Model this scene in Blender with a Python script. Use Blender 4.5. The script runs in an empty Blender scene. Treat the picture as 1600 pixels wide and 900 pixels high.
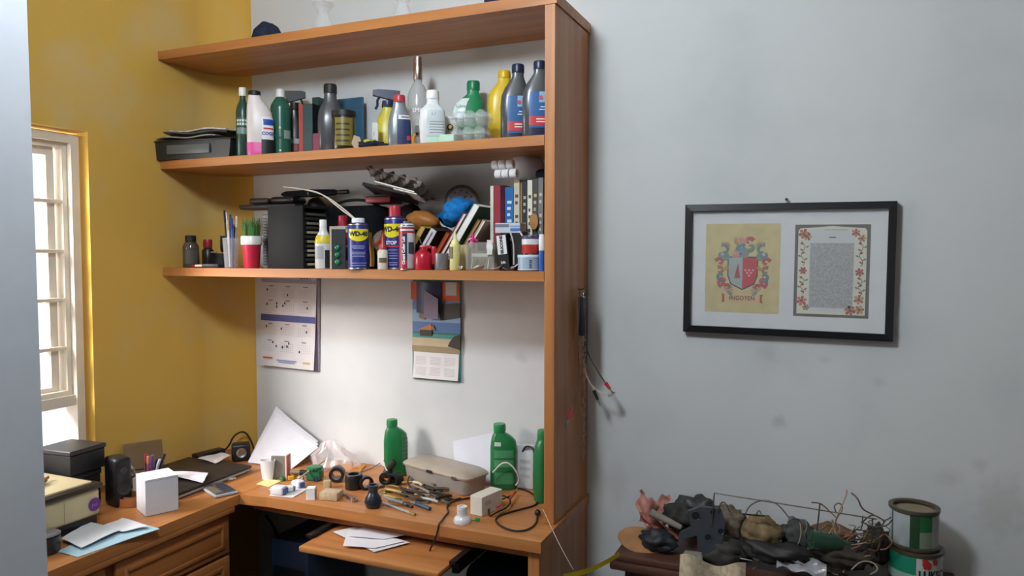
import bpy, bmesh, math, random
from math import sin, cos, pi, radians, atan2, sqrt
from mathutils import Vector, Matrix, Euler, noise
random.seed(11)
sc = bpy.context.scene
COL = sc.collection

# ------------------------------------------------------------------ camera
CAM = Vector((2.435, -2.635, 1.6465)); YAW = radians(23.4); PIT = radians(2.58); F = 1155.0
cam_d = bpy.data.cameras.new('camera'); cam_d.lens = 26.0; cam_d.sensor_width = 36.0
cam_d.clip_start = 0.02
cam = bpy.data.objects.new('camera', cam_d); COL.objects.link(cam)
cam.location = CAM; cam.rotation_euler = (pi/2 - PIT, 0, YAW); sc.camera = cam

# ------------------------------------------------------------------ light
sc.view_settings.view_transform = 'Standard'; sc.view_settings.look = 'None'
sc.view_settings.gamma = 1.0; sc.view_settings.use_curve_mapping = False
sc.view_settings.exposure = 0.0
world = bpy.data.worlds.new('sky'); sc.world = world; world.use_nodes = True
bg = world.node_tree.nodes['Background']
bg.inputs[0].default_value = (0.86, 0.93, 1.0, 1); bg.inputs[1].default_value = 1.6

def area(name, loc, target, sx, sy, power, col, spread=pi):
    l = bpy.data.lights.new(name, 'AREA'); l.shape = 'RECTANGLE'; l.size = sx; l.size_y = sy
    l.energy = power; l.color = col; l.spread = spread
    o = bpy.data.objects.new(name, l); COL.objects.link(o); o.location = loc
    o.rotation_euler = (Vector(target) - Vector(loc)).to_track_quat('-Z', 'Y').to_euler()
    return o
# daylight coming in through the window in the yellow wall
area('window_daylight', (-0.62, -1.30, 2.0), (0.6, -0.15, 0.8), 0.9, 1.0, 45, (1.0, 0.95, 0.9))
# the bright low sky outside, seen slantwise through the same window
area('bright_sky_outside', (-1.75, -3.35, 3.2), (0.42, 0, 0.98), 1.3, 1.3, 520, (1.0, 0.92, 0.88))
# lamp on the ceiling, above and in front of the shelves
_l = bpy.data.lights.new('ceiling_bulb_light', 'POINT'); _l.energy = 108; _l.color = (0.84, 0.93, 1.0); _l.shadow_soft_size = 0.16
_o = bpy.data.objects.new('ceiling_bulb_light', _l); COL.objects.link(_o); _o.location = (1.42, -1.95, 2.8)
# daylight from the opening at the far end of the room, behind the photographer
area('rear_opening_daylight', (3.4, -6.5, 1.7), (2.2, 0, 1.5), 1.0, 1.4, 2, (0.84, 0.92, 1.0))

# ------------------------------------------------------------------ measuring helpers (pixel -> point on a known plane)
FW = Vector((-sin(YAW)*cos(PIT), cos(YAW)*cos(PIT), -sin(PIT))); RT = Vector((cos(YAW), sin(YAW), 0)); UP = RT.cross(FW)
def _ray(px, py): return FW + RT*((px-800)/F) - UP*((py-450)/F)
def P(px, py, Y):
    r = _ray(px, py); return CAM + r*((Y-CAM.y)/r.y)
def D(px, py, z=0.75):
    r = _ray(px, py); return CAM + r*((z-CAM.z)/r.z)
def PX(px, py, X):
    r = _ray(px, py); return CAM + r*((X-CAM.x)/r.x)
def dep(p): return (Vector(p)-CAM).dot(FW)
def face(x, y): return atan2(CAM.x-x, y-CAM.y)

# ------------------------------------------------------------------ materials
def lin(c):
    if isinstance(c, str):
        c = [int(c[i:i+2], 16)/255 for i in (0, 2, 4)]
    return tuple((v/12.92 if v <= 0.04045 else ((v+0.055)/1.055)**2.4) for v in c)
_M = {}
def M(col, rough=0.5, metal=0.0, trans=0.0, alpha=1.0, var=0.12, scale=18.0, bump=0.0, emit=0.0, spec=0.5, coat=0.0):
    key = (col, rough, metal, trans, alpha, var, scale, bump, emit, spec, coat)
    if key in _M: return _M[key]
    m = bpy.data.materials.new('m_'+str(col)); m.use_nodes = True
    nt = m.node_tree; b = nt.nodes['Principled BSDF']; c = lin(col)
    b.inputs['Roughness'].default_value = rough; b.inputs['Metallic'].default_value = metal
    b.inputs['Transmission Weight'].default_value = trans; b.inputs['Alpha'].default_value = alpha
    b.inputs['Specular IOR Level'].default_value = spec; b.inputs['Coat Weight'].default_value = coat
    tc = nt.nodes.new('ShaderNodeTexCoord'); nz = nt.nodes.new('ShaderNodeTexNoise')
    nz.inputs['Scale'].default_value = scale; nz.inputs['Detail'].default_value = 3.0
    nt.links.new(tc.outputs['Object'], nz.inputs['Vector'])
    rp = nt.nodes.new('ShaderNodeMapRange'); rp.inputs['From Min'].default_value = 0.3; rp.inputs['From Max'].default_value = 0.7
    rp.inputs['To Min'].default_value = 1-var; rp.inputs['To Max'].default_value = 1+var
    nt.links.new(nz.outputs['Fac'], rp.inputs['Value'])
    mx = nt.nodes.new('ShaderNodeVectorMath'); mx.operation = 'SCALE'
    mx.inputs[0].default_value = c; nt.links.new(rp.outputs['Result'], mx.inputs['Scale'])
    nt.links.new(mx.outputs['Vector'], b.inputs['Base Color'])
    if bump:
        bp = nt.nodes.new('ShaderNodeBump'); bp.inputs['Strength'].default_value = bump; bp.inputs['Distance'].default_value = 0.004
        nt.links.new(nz.outputs['Fac'], bp.inputs['Height']); nt.links.new(bp.outputs['Normal'], b.inputs['Normal'])
    if emit:
        b.inputs['Emission Color'].default_value = (*c, 1); b.inputs['Emission Strength'].default_value = emit
    _M[key] = m; return m
def plastic(c, r=0.35, **k): return M(c, rough=r, var=0.05, **k)
def paper(c='EDEDEF'): return M(c, rough=0.85, var=0.03, spec=0.2)
def metal(c='B9B9B7', r=0.3): return M(c, rough=r, metal=1.0, var=0.1)
def clear(c='F2F6F6', a=0.25, r=0.12): return M(c, rough=r, alpha=a, var=0.02)
def cloth(c): return M(c, rough=0.95, var=0.25, scale=60, bump=0.4, spec=0.1)

def wood(axis, base='BE8049', dark='A26436', rough=0.42):
    key = ('wood', axis, base, dark)
    if key in _M: return _M[key]
    m = bpy.data.materials.new('wood_'+axis); m.use_nodes = True; nt = m.node_tree; b = nt.nodes['Principled BSDF']
    tc = nt.nodes.new('ShaderNodeTexCoord'); mp = nt.nodes.new('ShaderNodeMapping')
    mp.inputs['Scale'].default_value = {'x': (1.2, 22, 22), 'y': (22, 1.2, 22), 'z': (22, 22, 1.2)}[axis]
    nt.links.new(tc.outputs['Object'], mp.inputs['Vector'])
    n1 = nt.nodes.new('ShaderNodeTexNoise'); n1.inputs['Scale'].default_value = 1.0; n1.inputs['Detail'].default_value = 6; n1.inputs['Distortion'].default_value = 0.6
    nt.links.new(mp.outputs['Vector'], n1.inputs['Vector'])
    cr = nt.nodes.new('ShaderNodeValToRGB'); cr.color_ramp.elements[0].position = 0.3; cr.color_ramp.elements[1].position = 0.66
    cr.color_ramp.elements[0].color = (*lin(dark), 1); cr.color_ramp.elements[1].color = (*lin(base), 1)
    nt.links.new(n1.outputs['Fac'], cr.inputs['Fac']); nt.links.new(cr.outputs['Color'], b.inputs['Base Color'])
    b.inputs['Roughness'].default_value = rough
    bp = nt.nodes.new('ShaderNodeBump'); bp.inputs['Strength'].default_value = 0.08; bp.inputs['Distance'].default_value = 0.002
    nt.links.new(n1.outputs['Fac'], bp.inputs['Height']); nt.links.new(bp.outputs['Normal'], b.inputs['Normal'])
    _M[key] = m; return m

def wallmat(name, col, blot, bl=0.5, spots=()):
    """painted plaster: faint trowel relief, pale blotches and a few grubby marks with their own shape"""
    m = bpy.data.materials.new(name); m.use_nodes = True; nt = m.node_tree; b = nt.nodes['Principled BSDF']
    b.inputs['Roughness'].default_value = 0.75; b.inputs['Specular IOR Level'].default_value = 0.25
    tc = nt.nodes.new('ShaderNodeTexCoord'); n1 = nt.nodes.new('ShaderNodeTexNoise'); n1.inputs['Scale'].default_value = 2.6; n1.inputs['Detail'].default_value = 5
    nt.links.new(tc.outputs['Object'], n1.inputs['Vector'])
    cr = nt.nodes.new('ShaderNodeValToRGB'); cr.color_ramp.elements[0].position = 0.5; cr.color_ramp.elements[1].position = 0.78
    cr.color_ramp.elements[0].color = (*lin(col), 1); cr.color_ramp.elements[1].color = (*lin(blot), 1)
    nt.links.new(n1.outputs['Fac'], cr.inputs['Fac']); last = cr.outputs['Color']
    for (x, y, z, rx, rz, c, amt) in spots:
        mp = nt.nodes.new('ShaderNodeMapping'); mp.inputs['Location'].default_value = (-x/rx, -y/rx, -z/rz); mp.inputs['Scale'].default_value = (1/rx, 1/rx, 1/rz)
        nt.links.new(tc.outputs['Object'], mp.inputs['Vector'])
        ln = nt.nodes.new('ShaderNodeVectorMath'); ln.operation = 'LENGTH'; nt.links.new(mp.outputs['Vector'], ln.inputs[0])
        nn = nt.nodes.new('ShaderNodeTexNoise'); nn.inputs['Scale'].default_value = 30; nt.links.new(tc.outputs['Object'], nn.inputs['Vector'])
        ad = nt.nodes.new('ShaderNodeMath'); ad.operation = 'ADD'; nt.links.new(ln.outputs['Value'], ad.inputs[0]); nt.links.new(nn.outputs['Fac'], ad.inputs[1])
        mr = nt.nodes.new('ShaderNodeMapRange'); mr.inputs['From Min'].default_value = 0.8; mr.inputs['From Max'].default_value = 1.5; mr.inputs['To Min'].default_value = amt; mr.inputs['To Max'].default_value = 0
        nt.links.new(ad.outputs['Value'], mr.inputs['Value'])
        mx = nt.nodes.new('ShaderNodeMix'); mx.data_type = 'RGBA'; nt.links.new(mr.outputs['Result'], mx.inputs[0]); nt.links.new(last, mx.inputs[6]); mx.inputs[7].default_value = (*lin(c), 1)
        last = mx.outputs[2]
    nt.links.new(last, b.inputs['Base Color'])
    n2 = nt.nodes.new('ShaderNodeTexNoise'); n2.inputs['Scale'].default_value = 14; n2.inputs['Detail'].default_value = 6
    nt.links.new(tc.outputs['Object'], n2.inputs['Vector'])
    bp = nt.nodes.new('ShaderNodeBump'); bp.inputs['Strength'].default_value = bl; bp.inputs['Distance'].default_value = 0.003
    nt.links.new(n2.outputs['Fac'], bp.inputs['Height']); nt.links.new(bp.outputs['Normal'], b.inputs['Normal'])
    return m

# ------------------------------------------------------------------ mesh builder
class MB:
    def __init__(s): s.v = []; s.f = []; s.m = []; s.s = []; s.soft = False
    def add(s, vs, fs, mi=0, sm=False):
        o = len(s.v); s.v += [tuple(v) for v in vs]
        for f in fs: s.f.append([i+o for i in f]); s.m.append(mi); s.s.append(sm)
        return s
    def box(s, x0, x1, y0, y1, z0, z1, mi=0):
        vs = [(x, y, z) for z in (z0, z1) for y in (y0, y1) for x in (x0, x1)]
        return s.add(vs, [(0, 2, 3, 1), (4, 5, 7, 6), (0, 1, 5, 4), (2, 6, 7, 3), (0, 4, 6, 2), (1, 3, 7, 5)], mi)
    def rbox(s, x0, x1, y0, y1, z0, z1, r=0.004, seg=2, mi=0):
        bm = bmesh.new(); bmesh.ops.create_cube(bm, size=1.0)
        for v in bm.verts: v.co = Vector(((x0+x1)/2+v.co.x*(x1-x0), (y0+y1)/2+v.co.y*(y1-y0), (z0+z1)/2+v.co.z*(z1-z0)))
        r = min(r, (x1-x0)*.49, (y1-y0)*.49, (z1-z0)*.49)
        bmesh.ops.bevel(bm, geom=bm.edges[:], offset=r, segments=seg, affect='EDGES', profile=0.5)
        bm.verts.index_update(); bm.normal_update(); o = len(s.v); s.v += [v.co[:] for v in bm.verts]
        for f in bm.faces:
            s.f.append([v.index+o for v in f.verts]); s.m.append(mi); s.s.append(seg > 1 and max(map(abs, f.normal)) < .999)
        bm.free(); return s
    def lathe(s, prof, n=24, c=(0, 0, 0), axis='z', mi=0, sm=True, sq=1.0, wob=None, cap=True):
        vs = []; fs = []; k = len(prof)
        for i in range(n):
            a = 2*pi*i/n
            for j, (r, z) in enumerate(prof):
                rr = r*(wob(a, z) if wob else 1)
                x, y = rr*cos(a), rr*sin(a)*sq
                if axis == 'z': p = (x, y, z)
                elif axis == 'x': p = (z, x, y)
                else: p = (x, z, y)
                vs.append((p[0]+c[0], p[1]+c[1], p[2]+c[2]))
        for i in range(n):
            for j in range(k-1):
                a0 = i*k+j; b0 = ((i+1) % n)*k+j
                fs.append((a0, b0, b0+1, a0+1))
        cap = cap and prof[0] != prof[-1]
        if cap and prof[0][0] > 1e-6: fs.append([i*k for i in range(n)][::-1])
        if cap and prof[-1][0] > 1e-6: fs.append([i*k+k-1 for i in range(n)])
        return s.add(vs, fs, mi, sm)
    def tube(s, pts, r=0.002, n=6, mi=0, taper=None, smooth=2):
        pts = [Vector(p) for p in pts]
        if smooth and len(pts) > 2:
            for _ in range(smooth):
                q = [pts[0]]
                for a, b in zip(pts, pts[1:]): q += [a*.75+b*.25, a*.25+b*.75]
                pts = q+[pts[-1]]
        vs = []; fs = []; ref = None
        for i, p in enumerate(pts):
            t = (pts[min(i+1, len(pts)-1)]-pts[max(i-1, 0)])
            t = t.normalized() if t.length > 1e-9 else Vector((0, 0, 1))
            if ref is None: ref = t.orthogonal().normalized()
            ref = (ref-t*ref.dot(t)); ref = ref.normalized() if ref.length > 1e-6 else t.orthogonal().normalized()
            bi = t.cross(ref); rr = r*(1 if not taper else taper(i/max(1, len(pts)-1)))
            for k in range(n):
                a = 2*pi*k/n; vs.append(p+ref*(rr*cos(a))+bi*(rr*sin(a)))
        for i in range(len(pts)-1):
            for k in range(n):
                a = i*n+k; b = i*n+(k+1) % n; fs.append((a, b, b+n, a+n))
        fs.append(list(range(n))[::-1]); fs.append([len(vs)-n+k for k in range(n)])
        return s.add(vs, fs, mi, True)
    def prism(s, poly, d0, d1, plane='xz', mi=0, bev=0.0):
        """extrude a 2-D outline; plane xz extrudes along y, xy along z, yz along x"""
        n = len(poly)
        def p3(a, b, d): return {'xz': (a, d, b), 'xy': (a, b, d), 'yz': (d, a, b)}[plane]
        vs = [p3(a, b, d0) for a, b in poly]+[p3(a, b, d1) for a, b in poly]
        fs = [list(range(n)), list(range(n, 2*n))[::-1]]+[(i, i+n, (i+1) % n+n, (i+1) % n) for i in range(n)]
        return s.add(vs, fs, mi)
    def loft(s, secs, n=28, p=2.5, mi=0, c=(0, 0, 0)):
        """secs: (z, half_w, half_d, xoff) superellipse rings"""
        vs = []; fs = []
        for sec in secs:
            z, hw, hd = sec[:3]; xo = sec[3] if len(sec) > 3 else 0; pp = sec[4] if len(sec) > 4 else p
            for k in range(n):
                a = 2*pi*k/n; ca, sa = cos(a), sin(a)
                vs.append((c[0]+xo+hw*math.copysign(abs(ca)**(2/pp), ca), c[1]+hd*math.copysign(abs(sa)**(2/pp), sa), c[2]+z))
        for i in range(len(secs)-1):
            for k in range(n):
                a = i*n+k; b = i*n+(k+1) % n; fs.append((a, b, b+n, a+n))
        fs.append(list(range(n))[::-1]); fs.append([len(vs)-n+k for k in range(n)])
        return s.add(vs, fs, mi, True)
    def sheet(s, fn, nu=10, nv=10, mi=0, th=0.0, sm=True):
        vs = [fn(i/nu, j/nv) for i in range(nu+1) for j in range(nv+1)]
        fs = [(i*(nv+1)+j, (i+1)*(nv+1)+j, (i+1)*(nv+1)+j+1, i*(nv+1)+j+1) for i in range(nu) for j in range(nv)]
        if th:
            k = len(vs); vs2 = [(v[0], v[1], v[2]-th) for v in vs]
            bd = [(i*(nv+1)) for i in range(nu+1)]+[nu*(nv+1)+j for j in range(1, nv+1)]+[i*(nv+1)+nv for i in range(nu-1, -1, -1)]+[j for j in range(nv-1, 0, -1)]
            fs2 = [tuple(x+k for x in f[::-1]) for f in fs]+[(bd[i], bd[i]+k, bd[(i+1) % len(bd)]+k, bd[(i+1) % len(bd)]) for i in range(len(bd))]
            vs += vs2; fs += fs2
        return s.add(vs, fs, mi, sm)
    def blob(s, cx, cy, cz, rx, ry, rz, nz=0.25, fr=2.2, seed=0, n=18, mi=0, flat=None):
        prof = n//2; vs = []; fs = []; s.soft = True
        for i in range(prof+1):
            t = pi*i/prof
            for k in range(n):
                a = 2*pi*k/n; d = Vector((sin(t)*cos(a), sin(t)*sin(a), cos(t)))
                r = 1+nz*noise.noise(d*fr+Vector((seed*3.7, seed*1.3, seed)))*1.6
                z = cz+rz*d.z*r
                if flat is not None: z = max(z, flat)
                vs.append((cx+rx*d.x*r, cy+ry*d.y*r, z))
        for i in range(prof):
            for k in range(n):
                a = i*n+k; b = i*n+(k+1) % n; fs.append((a, a+n, b+n, b))
        return s.add(vs, fs, mi, True)
    def flat(s, poly, y=0.0, plane='xz', mi=0):
        n = len(poly)
        return s.add([{'xz': (a, y, b), 'xy': (a, b, y)}[plane] for a, b in poly], [list(range(n))], mi)
    def xf(s, m, start=0):
        for i in range(start, len(s.v)): s.v[i] = tuple(m @ Vector(s.v[i]))
        return s
    def mesh(s, name, mats):
        me = bpy.data.meshes.new(name); me.from_pydata(s.v, [], s.f); me.update()
        for m in (mats if isinstance(mats, (list, tuple)) else [mats]): me.materials.append(m)
        me.polygons.foreach_set('material_index', s.m); me.polygons.foreach_set('use_smooth', s.s)
        bm = bmesh.new(); bm.from_mesh(me); bmesh.ops.recalc_face_normals(bm, faces=bm.faces[:]); bm.to_mesh(me); bm.free()
        if any(s.s) and not s.soft:
            try: me.set_sharp_from_angle(angle=radians(42))
            except Exception: pass
        return me
    def obj(s, name, mats, parent=None, loc=(0, 0, 0), rot=(0, 0, 0)):
        o = bpy.data.objects.new(name, s.mesh(name, mats)); COL.objects.link(o)
        o.location = loc; o.rotation_euler = rot; o.parent = parent; return o

def tag(o, label, cat, group=None):
    o['label'] = label; o['category'] = cat
    if group: o['group'] = group
    return o
def thing(name, label, cat, loc=(0, 0, 0), rz=0.0, group=None, rot=None):
    o = bpy.data.objects.new(name, None); COL.objects.link(o); o.empty_display_size = 0.05
    o.location = loc; o.rotation_euler = rot if rot else (0, 0, rz)
    return tag(o, label, cat, group)
def one(name, label, cat, mb, mats, loc=(0, 0, 0), rz=0.0, group=None, rot=None):
    return tag(mb.obj(name, mats, None, loc, rot if rot else (0, 0, rz)), label, cat, group)
def struct(name, mb, mats, loc=(0, 0, 0)):
    o = mb.obj(name, mats, None, loc); o['kind'] = 'structure'; return o

def textmb(s, size, align='CENTER', squash=1.0, bold=0.0):
    cu = bpy.data.curves.new('t', 'FONT'); cu.body = s; cu.size = size; cu.align_x = align; cu.align_y = 'CENTER'; cu.resolution_u = 2; cu.offset = bold
    o = bpy.data.objects.new('t', cu); me = bpy.data.meshes.new_from_object(o)
    mb = MB(); mb.add([(v.co.x*squash, 0, v.co.y) for v in me.vertices], [list(p.vertices) for p in me.polygons])
    bpy.data.objects.remove(o); bpy.data.curves.remove(cu); bpy.data.meshes.remove(me); return mb
def lettering(txt, size, mat, parent, loc, rz=0.0, squash=1.0, r=None, name='lettering', bold=0.0, rot=None):
    """flat printed words facing -y, or wrapped round a can of radius r"""
    mb = textmb(txt, size, squash=squash, bold=bold)
    if r: mb.v = [(r*sin(x/r), -r*cos(x/r), z) for x, y, z in mb.v]
    return mb.obj(name, mat, parent, loc, rot if rot else (0, 0, rz))
def arcpatch(r, a0, a1, z0, z1, n=14, mi=0, mb=None):
    mb = mb or MB()
    mb.sheet(lambda u, v: (r*sin(a0+(a1-a0)*u), -r*cos(a0+(a1-a0)*u), z0+(z1-z0)*v), n, 1, mi)
    return mb
def secpatch(secs, off, a0, a1, z0, z1, p=2.5, n=16):
    """a label that hugs a lofted bottle: angles measured from the front (-y)"""
    def at(z):
        for s0, s1 in zip(secs, secs[1:]):
            if s0[0] <= z <= s1[0] and s1[0] > s0[0]:
                t = (z-s0[0])/(s1[0]-s0[0]); g = lambda k: (s0[k]*(1-t)+s1[k]*t if len(s0) > k and len(s1) > k else 0)
                return g(1), g(2), g(3)
        return secs[-1][1], secs[-1][2], 0
    def fn(u, v):
        z = z0+(z1-z0)*v; hw, hd, xo = at(z); a = a0+(a1-a0)*u-pi/2; ca, sa = cos(a), sin(a)
        return (xo+(hw+off)*math.copysign(abs(ca)**(2/p), ca), (hd+off)*math.copysign(abs(sa)**(2/p), sa), z)
    return MB().sheet(fn, n, 6)
# ================================================================== SETTING
WHITE = wallmat('white_plaster', 'D3D5D6', 'C6C9CB', 0.25, spots=[
    (1.34, 0, 1.25, .035, .03, '8C8A86', 0.25), (2.24, 0, 1.31, .05, .04, 'A9A8A5', 0.25), (2.28, 0, 1.08, .03, .03, '8A8883', 0.30),
    (2.58, 0, 1.24, .03, .02, '9C9A96', 0.20), (2.93, 0, .88, .11, .12, '8E8A84', 0.25), (2.78, 0, .95, .05, .04, '9C9893', 0.20),
    (2.86, 0, 1.0, .03, .03, '97948F', 0.20), (2.42, 0, 1.30, .03, .015, 'A29F9C', 0.20), (1.72, 0, .8, .05, .12, '9B948C', 0.17)])
YELLOW = wallmat('yellow_plaster', 'D8AF54', 'D2BC88', 0.6)
XL = -0.15                                     # plane of the yellow wall
CEIL = 3.3
struct('floor', MB().box(XL-.3, 5.7, -6.8, .2, -.1, 0), M('4A3F38', .5, var=.1))
struct('ceiling', MB().box(XL-.3, 5.7, -6.8, .2, CEIL, CEIL+.1), M('BDB6AA', .85, var=.03))
struct('wall_back', MB().box(-.4, 5.7, 0, .15, 0, CEIL), WHITE)
struct('wall_right', MB().box(5.6, 5.7, -6.8, 0, 0, CEIL), M('908A82', .8, var=.04))
wr = MB(); wr.box(-.4, 2.8, -6.8, -6.65, 0, CEIL).box(3.9, 5.7, -6.8, -6.65, 0, CEIL).box(2.8, 3.9, -6.8, -6.65, 2.3, CEIL).box(2.8, 3.9, -6.8, -6.65, 0, .9)
struct('wall_rear', wr, M('908A82', .8, var=.04))
# yellow wall with the window opening and the rounded corner that runs into the white wall
WY0, WY1, WZ0, WZ1 = -1.72, -.690, .875, 2.108
wl = MB(); t = .125
wl.box(XL-t, XL, -6.65, WY0, 0, CEIL).box(XL-t, XL, WY0, WY1, 0, WZ0).box(XL-t, XL, WY0, WY1, WZ1, CEIL)
R = .165
arc = [(XL+R-R*cos(a), -R+R*sin(a)) for a in [pi/2*i/28 for i in range(29)]]
wl.prism([(XL-t, WY1), (XL, WY1)]+arc+[(XL+R-.01, .02), (XL-t, .02)], 0, CEIL, 'xy')
struct('wall_left', wl, YELLOW)
# pale partition at the left edge of the view, close to the photographer
q = P(57, 450, -1.8)
pw = MB(); pw.box(XL, 0, -1.92, -1.8, 0, CEIL)
pw.v = []; pw.f = []; pw.m = []; pw.s = []
xa, xb = P(42, 0, -1.8).x, P(75, 900, -1.8).x; za, zb = P(42, 0, -1.8).z, P(75, 900, -1.8).z
xat = lambda z: xa+(xb-xa)*(za-z)/(za-zb)
pw.prism([(XL, 0), (xat(0), 0), (xat(CEIL), CEIL), (XL, CEIL)], -1.92, -1.8, 'xz')
struct('wall_partition', pw, M('D0D4DC', .6, var=.03))

# window: cream metal frame with horizontal bars and a lower light
CREAM = M('E2D8C8', .45, var=.05)
wn = bpy.data.objects.new('window_1', None); COL.objects.link(wn); wn['kind'] = 'structure'; wn.location = (XL, 0, 0)
fr = MB(); xo = -.05; y1 = WY1-.012; y0 = WY0+.01; z0 = WZ0; z1 = WZ1-.012
def rect_frame(mb, y0, y1, z0, z1, w, x0, x1):
    mb.box(x0, x1, y0, y1, z1-w, z1).box(x0, x1, y0, y1, z0, z0+w).box(x0, x1, y0, y0+w, z0+w, z1-w).box(x0, x1, y1-w, y1, z0+w, z1-w)
rect_frame(fr, y0, y1, z0, z1, .032, -.10, -.035); fr.obj('window_frame', CREAM, wn)
fr = MB(); rect_frame(fr, y0+.033, y1-.033, 1.115, z1-.033, .018, -.11, -.06); fr.obj('sash', CREAM, wn)
MB().box(-.12, -.045, y0+.03, y1-.028, 1.075, 1.115).obj('transom', CREAM, wn)
fr = MB(); rect_frame(fr, y0+.056, y1-.066, 1.12, z1-.052, .03, -.125, -.085); fr.obj('sash_rail', CREAM, wn)
zb_ = [1.12, 1.295, 1.478, 1.66, 1.845, 2.055]
GL = M('F4F8FA', .05, alpha=.12, var=.0)
for za_ in zb_[1:-1]: MB().rbox(-.118, -.062, y0+.05, y1-.05, za_-.007, za_+.007, .003).obj('window_bar', CREAM, wn)
for za_, zc_ in zip(zb_, zb_[1:]): MB().box(-.097, -.093, y0+.06, y1-.07, za_, zc_).obj('window_pane', GL, wn)
MB().box(-.097, -.093, y0+.03, y1-.03, z0+.03, 1.08).obj('window_pane', GL, wn)
MB().rbox(-.055, -.03, -1.05, -1.03, 1.20, 1.225, .008).obj('window_latch', plastic('2A2422'), wn)
MB().rbox(-.125, .012, WY0, WY1, WZ0-.025, WZ0, .004).obj('window_sill', M('D8C9A4', .5), wn)

# ================================================================== FURNITURE
WX, WYm, WZm = wood('x'), wood('y'), wood('z')
DX0, DX1 = 1.568, 1.604
bc = thing('wall_bookcase', 'tall orange-brown wooden shelf unit with three long boards and one side panel', 'bookcase', (0, 0, 0))
MB().rbox(DX0, DX1, -.365, -.002, .751, 2.453, .0015, 1).obj('side_panel', WZm, bc)
def shelf_outline(x1): return [(x1, -.365), (x1, -.002)]+[(a[0]+.002, a[1]-.002) for a in arc[::-1]]+[(XL+.002, -.365)]
for nm, za_, zc_, x1 in (('top_shelf', 2.454, 2.489, 1.609), ('shelf', 2.003, 2.037, DX0-.001), ('shelf', 1.5585, 1.592, DX0-.001)):
    MB().prism(shelf_outline(x1), za_, zc_, 'xy').obj(nm, WX, bc)

dk = thing('desk', 'orange-brown wooden desk under the shelves with an open kneehole', 'desk', (0, 0, 0))
MB().prism([(.417, -.003), (.417, -.535), (.47, -.53), (.53, -.519), (1.617, -.519), (1.612, -.003)], .714, .75, 'xy').obj('desktop', WX, dk)
MB().rbox(DX0-.002, 1.605, -.50, -.003, 0, .713, .0015, 1).obj('side_panel', WZm, dk)
MB().box(.42, DX0-.003, -.47, -.452, .676, .7135).obj('apron', WX, dk)
tr = MB().rbox(.80, 1.335, -.67, -.38, .645, .664, .004).obj('keyboard_tray', WX, dk)
for s_ in (.775, 1.337):
    MB().box(s_, s_+.022, -.60, -.25, .666, .676).box(s_, s_+.022, -.58, -.30, .63, .666).obj('tray_runner', plastic('1B1B1D'), dk)

lw = thing('side_worktop', 'long wooden worktop along the yellow wall carrying the printer', 'worktop', (0, 0, 0))
MB().prism([(XL+.002, -1.79), (.414, -1.79), (.414, -.003), (.03, -.003)]+[(a[0]+.003, a[1]-.004) for a in arc[::-1]][1:], .714, .75, 'xy').obj('board', WYm, lw)
MB().rbox(.39, .4135, -1.785, -.555, .690, .7135, .004).obj('moulding', WYm, lw)
cb = thing('drawer_cabinet', 'wooden drawer cabinet with raised panel fronts under the side worktop', 'cabinet', (0, 0, 0))
MB().box(XL+.004, .382, -1.78, -.556, 0, .689).obj('body', wood('z', 'A06A3B', '7C4C28'), cb)
def drawer(y0, y1, z0, z1):
    d = MB().rbox(.3825, .398, y0, y1, z0, z1, .003).obj('drawer_front', WYm, cb)
    f = MB(); w = .016
    for (a, b, c, e) in ((y0+.035, y1-.035, z1-.035-w/2, z1-.035+w/2), (y0+.035, y1-.035, z0+.03-w/2, z0+.03+w/2)):
        f.rbox(.3982, .404, a, b, c, e, .003)
    for ya in (y0+.035, y1-.035): f.rbox(.3982, .404, ya-w/2, ya+w/2, z0+.022, z1-.027, .003)
    f.obj('raised_moulding', WYm, d)
for (ya, yb) in ((-1.045, -.572), (-1.56, -1.08)):
    for (za_, zc_) in ((.543, .682), (.385, .530), (.20, .372), (.03, .187)): drawer(ya, yb, za_, zc_)
# ================================================================== helpers for things on shelves
Z1, Z2, Z3, ZD = 2.489, 2.037, 1.592, .75
def SH(px, top, wpx, Y, zs):
    p = P(px, top, Y); return p.x, p.z-zs, wpx*dep(p)/F
E_ = .0006
BLK = plastic('18191C', .5); 
def cap_mb(r, h, z, ridges=20, top=.92):
    return MB().lathe([(r*.98, z), (r, z+h*.08), (r, z+h*.8), (r*top, z+h), (0, z+h)], ridges*2, wob=lambda a, zz: 1+.018*cos(a*ridges))
def bottle(name, label, px, top, wpx, Y, zs, prof, body, cap, capw=.4, caph=.1, d=.7, p=2.6, rz=None, cat='bottle', group=None, xoff=0.0, capname='cap'):
    """prof: (z fraction, width fraction, x offset fraction); cap sits on top; returns root, h, w, sections"""
    x, h, w = SH(px, top, wpx, Y, zs); hb = h*(1-caph)
    t = thing(name, label, cat, (x, Y, zs), face(x, Y) if rz is None else rz, group)
    secs = []
    for s in prof:
        k = s[1]; dd = d if k > .62 else d+(1-d)*(1-(k-.3)/.32) if k > .3 else 1.0
        secs.append((s[0]*hb+E_, k*w/2, k*w/2*dd, (s[2] if len(s) > 2 else 0)*w))
    MB().loft(secs, 32, p).obj('body', body, t)
    cm = cap_mb(capw*w/2, h*caph, hb-.001); off = secs[-1][3]
    cm.obj(capname, cap, t, (off, 0, 0))
    return t, h, w, secs
LAB = {}
def patch(t, secs, m, a0, a1, z0, z1, name='label_sticker', off=.0012, p=2.6):
    o = secpatch(secs, off, radians(a0), radians(a1), z0, z1, p).obj(name, m, LAB.get(t.name, t) if off > .0015 else t)
    if name == 'label_sticker': LAB[t.name] = o
    return o
ROUND = [(0, .9), (.02, 1), (.70, 1), (.76, .97), (.84, .8), (.91, .52), (.95, .42), (1, .4)]
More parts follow.
